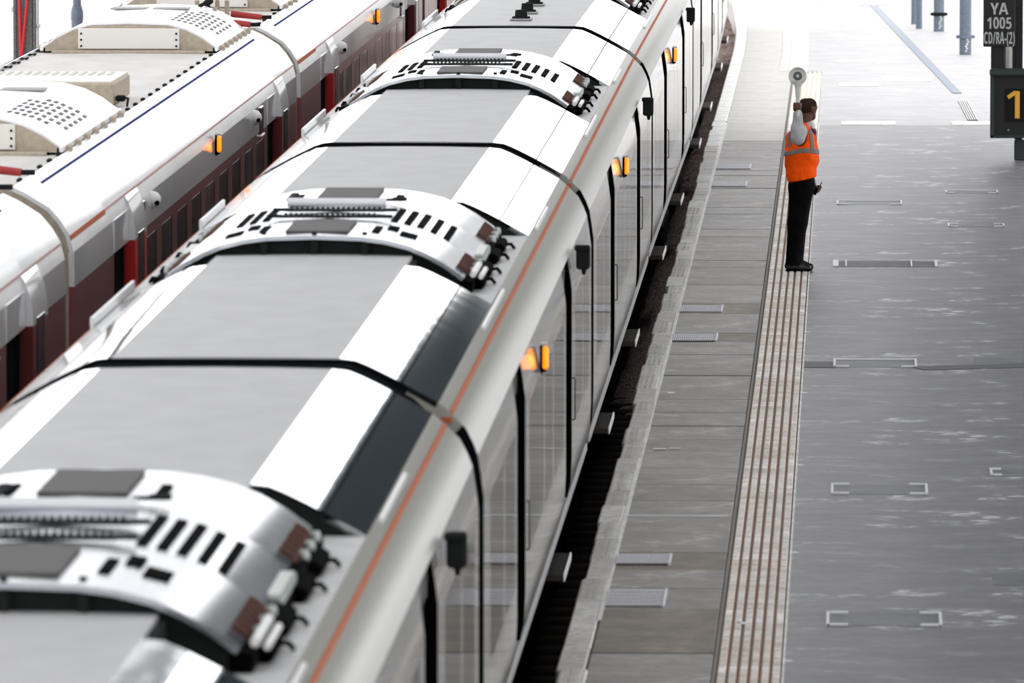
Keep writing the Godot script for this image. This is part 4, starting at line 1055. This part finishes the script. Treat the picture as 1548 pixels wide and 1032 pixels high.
func person() -> void:
	var at := V(across(1208.0, 409.0), 0.018, -dist(409.0))
	var body := []
	# joints, facing right along the platform
	var hipR := V(0.045, 0.90, 0.085); var hipL := V(0.05, 0.90, -0.085)
	var kneeR := V(-0.002, 0.49, 0.085); var kneeL := V(0.012, 0.49, -0.085)
	var ankR := V(-0.05, 0.09, 0.085); var ankL := V(-0.025, 0.09, -0.085)
	var shR := V(0.02, 1.46, 0.19); var elR := V(0.008, 1.405, 0.45); var wrR := V(0.004, 1.675, 0.465)
	var shL := V(0.05, 1.45, -0.18); var elL := V(0.06, 1.15, -0.26); var wrL := V(0.155, 0.91, -0.16)
	var chest := V(0.04, 1.32, 0); var belly := V(0.055, 1.05, 0); var neck := V(0.07, 1.52, 0); var head := V(0.108, 1.675, -0.005)
	for s in [-1, 1]:
		body.append([belly + V(0, -0.1, s * 0.07), chest + V(0, 0.04, s * 0.09), 0.115, 0.115])
	body.append([shR, shL, 0.06, 0.06])
	body.append([hipR, kneeR, 0.085, 0.058]); body.append([kneeR, ankR, 0.055, 0.04]); body.append([hipL, kneeL, 0.085, 0.058]); body.append([kneeL, ankL, 0.055, 0.04])
	body.append([ankR + V(0, -0.03, 0), ankR + V(0.12, -0.05, 0), 0.035, 0.03]); body.append([ankL + V(0, -0.03, 0), ankL + V(0.12, -0.05, 0), 0.035, 0.03])
	body.append([shR, elR, 0.05, 0.04]); body.append([elR, wrR, 0.038, 0.027]); body.append([shL, elL, 0.05, 0.04]); body.append([elL, wrL, 0.038, 0.027])
	body.append([neck + V(-0.01, -0.04, 0), head + V(0.0, -0.06, 0), 0.058, 0.055])
	var mesh := field_mesh(body, 0.014, 0.013, open_clip)
	# head, turned away to the right; its own finer grid
	var fwd := V(cos(0.75), -0.04, -sin(0.75)).normalized(); var rt := fwd.cross(Vector3.UP).normalized()
	var hb := []
	hb.append([head + V(0, 0.028, 0) - fwd * 0.03, head + V(0, 0.032, 0) + fwd * 0.025, 0.083, 0.079])
	hb.append([head + V(0, -0.03, 0) + fwd * 0.03, head + V(0, -0.075, 0) + fwd * 0.055, 0.062, 0.04])
	hb.append([head + V(0, -0.02, 0) + fwd * 0.098, head + V(0, 0.012, 0) + fwd * 0.085, 0.016, 0.011])
	hb.append([head + V(0, -0.055, 0) + fwd * 0.088, head + V(0, -0.06, 0) + fwd * 0.088, 0.014, 0.014])
	hb.append([head + V(0, 0.022, 0) + fwd * 0.082 - rt * 0.03, head + V(0, 0.022, 0) + fwd * 0.082 + rt * 0.03, 0.014, 0.014])
	for s in [-1, 1]:
		hb.append([head + rt * s * 0.078 + V(0, -0.022, 0) - fwd * 0.004, head + rt * s * 0.086 + V(0, 0.018, 0) - fwd * 0.012, 0.010, 0.014])
	hb.append([head + V(0, -0.05, 0) - fwd * 0.03, neck + V(-0.01, -0.02, 0), 0.056, 0.056])
	# hands: palm, four fingers and a thumb each
	var grip := V(0.006, 1.735, 0.50)
	for q in [[wrR, grip, V(0, 0, 1), V(0, 1, 0), V(1, 0, 0)], [wrL, wrL + V(0.035, -0.075, 0.03), V(0.7, -0.3, 0.5).normalized(), V(0.3, -0.9, 0.2).normalized(), V(0, 0, 1)]]:
		pass
	var parts := [mesh, field_mesh(hb, 0.008, 0.0045, open_clip), hand_right(wrR, grip), hand_left(wrL)]
	var st := SurfaceTool.new()
	st.begin(Mesh.PRIMITIVE_TRIANGLES)
	for q in parts: st.append_from(q, 0, Transform3D())
	var p := MeshInstance3D.new(); p.name = "person"; p.mesh = st.commit(); p.material_override = M.skin; p.position = at; add_child(p)
	tag(p, "person in an orange high visibility vest with right arm raised, on the tactile strip", "person")
	# hair: close-cropped cap over the back and top of the head
	obj("hair", field_mesh([[head + V(0, 0.03, 0) - fwd * 0.033, head + V(0, 0.036, 0) + fwd * 0.02, 0.087, 0.083]], 0.006, 0.006, func(q: Vector3) -> float:
		var r: Vector3 = q - head
		return maxf(r.dot(fwd) * 0.9 - r.y * 0.75 - 0.005, -r.y - 0.045)), M.hair, p)
	# shirt with long sleeves
	var sb := []
	for s in [-1, 1]: sb.append([chest + V(0, -0.2, s * 0.07), chest + V(0.01, 0.07, s * 0.085), 0.118, 0.112])
	sb.append([shR, shL, 0.072, 0.072]); sb.append([neck + V(0, -0.05, 0), neck + V(0.015, 0.035, 0), 0.07, 0.066])
	sb.append([shR, elR, 0.078, 0.070]); sb.append([elR, wrR + V(0, -0.02, 0), 0.068, 0.048]); sb.append([elR + V(0.02, 0.06, 0.0), elR + V(-0.02, 0.1, 0), 0.062, 0.058]); sb.append([shL, elL, 0.07, 0.058]); sb.append([elL, wrL, 0.055, 0.04])
	obj("shirt", field_mesh(sb, 0.010, 0.010, func(q: Vector3) -> float: return maxf(q.y - 1.70, (q - V(0.09, 1.54, 0)).dot(V(-0.35, 0.93, 0)) if q.z < 0.3 else -1.0)), M.shirt, p)
	var tb := [[V(0.145, 1.51, -0.05), V(0.175, 1.44, -0.055), 0.02, 0.024], [V(0.175, 1.44, -0.055), V(0.185, 1.36, -0.05), 0.018, 0.016]]
	obj("necktie", field_mesh(tb, 0.006, 0.007, open_clip), M.tie, p)
	var cl := [[V(0.13, 1.535, -0.06), V(0.165, 1.50, -0.02), 0.03, 0.024], [V(0.14, 1.53, 0.0), V(0.165, 1.49, 0.03), 0.028, 0.02]]
	obj("collar", field_mesh(cl, 0.006, 0.007, open_clip), M.white, p)
	# vest
	var vb := []
	for s in [-1, 1]:
		vb.append([V(0.045, 0.98, s * 0.075), V(0.04, 1.20, s * 0.09), 0.155, 0.160]); vb.append([V(0.04, 1.20, s * 0.09), V(0.045, 1.38, s * 0.095), 0.160, 0.125])
		vb.append([V(0.035, 1.40, s * 0.10), V(0.055, 1.475, s * 0.09), 0.115, 0.07])
	vb.append([V(0.13, 1.15, -0.03), V(0.12, 1.36, -0.02), 0.10, 0.08]); vb.append([V(-0.05, 1.1, 0.0), V(-0.045, 1.38, 0.0), 0.085, 0.08])
	vb.append([V(-0.085, 1.0, 0.1), V(-0.09, 1.2, 0.10), 0.03, 0.028]); vb.append([V(0.06, 0.95, 0.205), V(0.03, 1.2, 0.22), 0.03, 0.02]); vb.append([V(-0.02, 0.96, 0.19), V(-0.035, 1.25, 0.20), 0.03, 0.02])
	var hem := func(q: Vector3) -> float: return maxf((q - V(-0.11, 0.915, 0)).dot(V(0.2, -0.98, 0)), (q - V(0.085, 1.55, 0)).dot(V(0.45, 0.9, 0)))
	var hole := func(q: Vector3) -> float: return 0.085 - Vector2((q.x - 0.018), (q.y - 1.44) * 0.62).length() if q.z > 0.05 else -1.0
	obj("vest", field_mesh(vb, 0.012, 0.010, func(q: Vector3) -> float: return maxf(hem.call(q), hole.call(q) if q.z > 0.18 else -1.0)), M.vest, p)
	var vb2 := []
	for b in vb: vb2.append([b[0], b[1], b[2] + 0.006, b[3] + 0.006])
	obj("waist_band", field_mesh(vb2, 0.012, 0.009, func(q: Vector3) -> float: return maxf(absf(q.y - 1.225 - 0.035 * cos(q.x * 9.0 - 0.7)) - 0.026, hem.call(q))), M.reflective, p)
	obj("shoulder_band", field_mesh(vb2, 0.012, 0.009, func(q: Vector3) -> float: return maxf(maxf(absf(q.x + 0.085 + (q.y - 1.3) * 0.0) - 0.016, absf(q.y - 1.40) - 0.11), 0.03 - q.z)), M.reflective, p)
	obj("shoulder_band", field_mesh(vb2, 0.012, 0.009, func(q: Vector3) -> float: return maxf(maxf(absf(q.x - 0.155 + (q.y - 1.3) * 0.12) - 0.02, absf(q.y - 1.36) - 0.12), 0.0 - q.z)), M.reflective, p)
	# trousers and shoes
	var tr := []
	tr.append([V(0.045, 0.98, 0.06), V(0.045, 0.90, 0.06), 0.125, 0.125]); tr.append([V(0.045, 0.98, -0.06), V(0.045, 0.90, -0.06), 0.125, 0.125])
	tr.append([hipR, kneeR, 0.132, 0.098]); tr.append([kneeR, ankR + V(0.012, -0.02, 0), 0.096, 0.084]); tr.append([hipL, kneeL, 0.130, 0.096]); tr.append([kneeL, ankL + V(0.008, -0.02, 0), 0.088, 0.078])
	tr.append([hipR + V(-0.04, -0.03, 0), hipL + V(-0.04, -0.03, 0), 0.095, 0.095])
	obj("trousers", field_mesh(tr, 0.012, 0.011, func(q: Vector3) -> float: return maxf(0.055 - q.y, q.y - 1.0)), M.trousers, p)
	for q in [ankR, ankL]:
		var a: Vector3 = q
		var sh := [[V(a.x - 0.035, 0.045, a.z), V(a.x + 0.08, 0.04, a.z), 0.046, 0.045], [V(a.x + 0.08, 0.04, a.z), V(a.x + 0.165, 0.026, a.z + 0.005), 0.048, 0.034], [V(a.x - 0.02, 0.07, a.z), V(a.x + 0.04, 0.065, a.z), 0.045, 0.04]]
		var so := obj("shoe", field_mesh(sh, 0.010, 0.008, func(w: Vector3) -> float: return -w.y + 0.004), M.shoe, p)
		var sl := MB.new(); sl.box(V(a.x + 0.055, -0.004, a.z), V(0.26, 0.018, 0.085), 0.008); obj("shoe_sole", sl, M.black, so)
	# the baton in the raised hand
	var bt := holder("signal_baton", null, at + grip); tag(bt, "grey round signalling bat held up in the raised hand", "signal")
	var m := MB.new(); m.cone(V(0, -0.10, 0), V(0.0, 0.10, 0), 0.019, 0.021, 14); m.cone(V(0, 0.10, 0), V(0.0, 0.225, 0), 0.026, 0.036, 14); m.cone(V(0, 0.20, 0), V(-0.002, 0.27, 0), 0.034, 0.06, 14); obj("handle", m, M.baton, bt)
	var face := Transform3D(Basis(V(1, 0, 0), PI / 2 - 0.07), V(-0.003, 0.315, 0))
	m = MB.new(); m.xf = face; m.lathe(pv([0, -0.03, 0.08, -0.03, 0.094, -0.02, 0.096, 0.0, 0.094, 0.018, 0.086, 0.024, 0.078, 0.018, 0.072, 0.004, 0.05, -0.004, 0, -0.004]), 36); obj("disc", m, M.baton, bt)
	m = MB.new(); m.xf = face; m.lathe(pv([0.0, -0.004, 0.044, -0.003, 0.044, 0.006, 0.036, 0.010, 0.0, 0.010]), 28); var lens := obj("lens_ring", m, M.baton_dark, bt)
	m = MB.new(); m.xf = face
	for k in 12: m.box(V(0.031 * cos(TAU * k / 12), 0.011, 0.031 * sin(TAU * k / 12)), V(0.006, 0.004, 0.006))
	m.lathe(pv([0.0, 0.008, 0.018, 0.009, 0.018, 0.014, 0.0, 0.014]), 16)
	obj("lens_leds", m, M.valve, lens)
	# radio in the other hand
	var rd := holder("handset", null, at + wrL + V(0.045, -0.085, 0.035)); tag(rd, "small dark handset in the lowered left hand", "radio")
	m = MB.new(); m.xf.basis = Basis(V(0, 0, 1), -0.5); m.box(Vector3.ZERO, V(0.035, 0.11, 0.03), 0.008); obj("body", m, M.dark, rd)
	m = MB.new(); m.xf.basis = Basis(V(0, 0, 1), -0.5); m.cone(V(0.008, 0.05, 0), V(0.008, 0.10, 0), 0.006, 0.004, 8); obj("aerial", m, M.black, rd)

func hand_right(w: Vector3, g: Vector3) -> ArrayMesh:                # fist round an upright handle, back of the hand to the left, fingers across the front
	var b := []
	b.append([w, w + V(-0.005, 0.025, 0.012), 0.027, 0.029])
	b.append([g + V(-0.028, -0.03, -0.012), g + V(-0.03, 0.022, -0.008), 0.022, 0.020]); b.append([g + V(-0.02, -0.03, -0.026), g + V(-0.022, 0.022, -0.024), 0.018, 0.016]); b.append([w, g + V(-0.026, -0.02, -0.014), 0.026, 0.022])
	for k in 4:
		var y: float = 0.032 - 0.0185 * k
		var l: float = [0.95, 1.0, 0.96, 0.84][k]
		var k0 := g + V(-0.034, y, 0.006); var k1 := g + V(-0.012, y - 0.001, 0.034 * l); var k2 := g + V(0.020 * l, y - 0.003, 0.030 * l); var k3 := g + V(0.034 * l, y - 0.004, 0.010)
		b.append([k0, k1, 0.0098, 0.0094]); b.append([k1, k2, 0.0094, 0.0088]); b.append([k2, k3, 0.0088, 0.0078])
	b.append([g + V(-0.012, -0.024, -0.03), g + V(0.016, 0.002, -0.032), 0.013, 0.011]); b.append([g + V(0.016, 0.002, -0.032), g + V(0.032, 0.024, -0.012), 0.0105, 0.009])
	return field_mesh(b, 0.003, 0.0035, open_clip)

func hand_left(w: Vector3) -> ArrayMesh:                              # lowered hand closed on a handset
	var g := w + V(0.045, -0.085, 0.035)
	var b := []
	b.append([w, w + V(0.015, -0.03, 0.005), 0.026, 0.027]); b.append([w + V(0.012, -0.03, 0.0), g + V(-0.012, 0.012, -0.028), 0.026, 0.022]); b.append([w + V(0.0, -0.035, 0.0), g + V(-0.025, -0.02, -0.026), 0.022, 0.02])
	for k in 4:
		var dn := V(-0.009, -0.0165, 0) * (k - 1.5)
		var l: float = [0.95, 1.0, 0.96, 0.84][k]
		var k0 := g + dn + V(-0.004, 0, -0.026); var k1 := g + dn + V(0.028 * l, 0.008, -0.022); var k2 := g + dn + V(0.034 * l, 0.008, 0.010); var k3 := g + dn + V(0.014, 0.0, 0.026)
		b.append([k0, k1, 0.0096, 0.0092]); b.append([k1, k2, 0.0092, 0.0086]); b.append([k2, k3, 0.0086, 0.0076])
	b.append([w + V(0.012, -0.035, 0.02), g + V(-0.012, 0.04, 0.018), 0.013, 0.011]); b.append([g + V(-0.012, 0.04, 0.018), g + V(0.008, 0.03, 0.026), 0.0105, 0.009])
	return field_mesh(b, 0.003, 0.004, open_clip)

# ------------------------------------------------------------------
func _ready() -> void:
	# camera: a long lens on a footbridge, aimed a little left of the line and down
	var cam := Camera3D.new(); cam.name = "camera"
	var pitch := atan(1064.0 / 13100.0); var yaw := atan(512.0 / 13100.0 * cos(pitch))
	cam.position = V(0, 6.6, 0)
	cam.basis = Basis(V(0, 1, 0), yaw) * Basis(V(1, 0, 0), -pitch)
	var ca := CameraAttributesPhysical.new()
	ca.frustum_focal_length = 305.0; ca.frustum_focus_distance = 90.0; ca.exposure_aperture = 6.5; ca.frustum_near = 0.5; ca.frustum_far = 900.0
	cam.attributes = ca
	cam.fov = rad_to_deg(2.0 * atan(516.0 / 13100.0)); cam.near = 0.5; cam.far = 900.0
	add_child(cam); cam.current = true
	# even white cloud
	var sky := ProceduralSkyMaterial.new()
	sky.sky_top_color = Color(0.985, 0.985, 1.0); sky.sky_horizon_color = Color(1.0, 1.0, 1.0); sky.ground_horizon_color = Color(0.8, 0.8, 0.8); sky.ground_bottom_color = Color(0.6, 0.6, 0.6)
	sky.sky_energy_multiplier = 1.0
	var env := Environment.new()
	env.background_mode = Environment.BG_SKY; env.sky = Sky.new(); env.sky.sky_material = sky; env.background_energy_multiplier = 2.6
	env.tonemap_mode = Environment.TONE_MAPPER_LINEAR; env.tonemap_exposure = 1.0
	env.sdfgi_enabled = true; env.ssao_enabled = true; env.ssil_enabled = true
	var we := WorldEnvironment.new(); we.name = "environment"; we.environment = env; add_child(we)
	rng.seed = 1
	materials()
	roofs()
	platform()
	track()
	near_train()
	far_train()
	posts()
	signs()
	person()
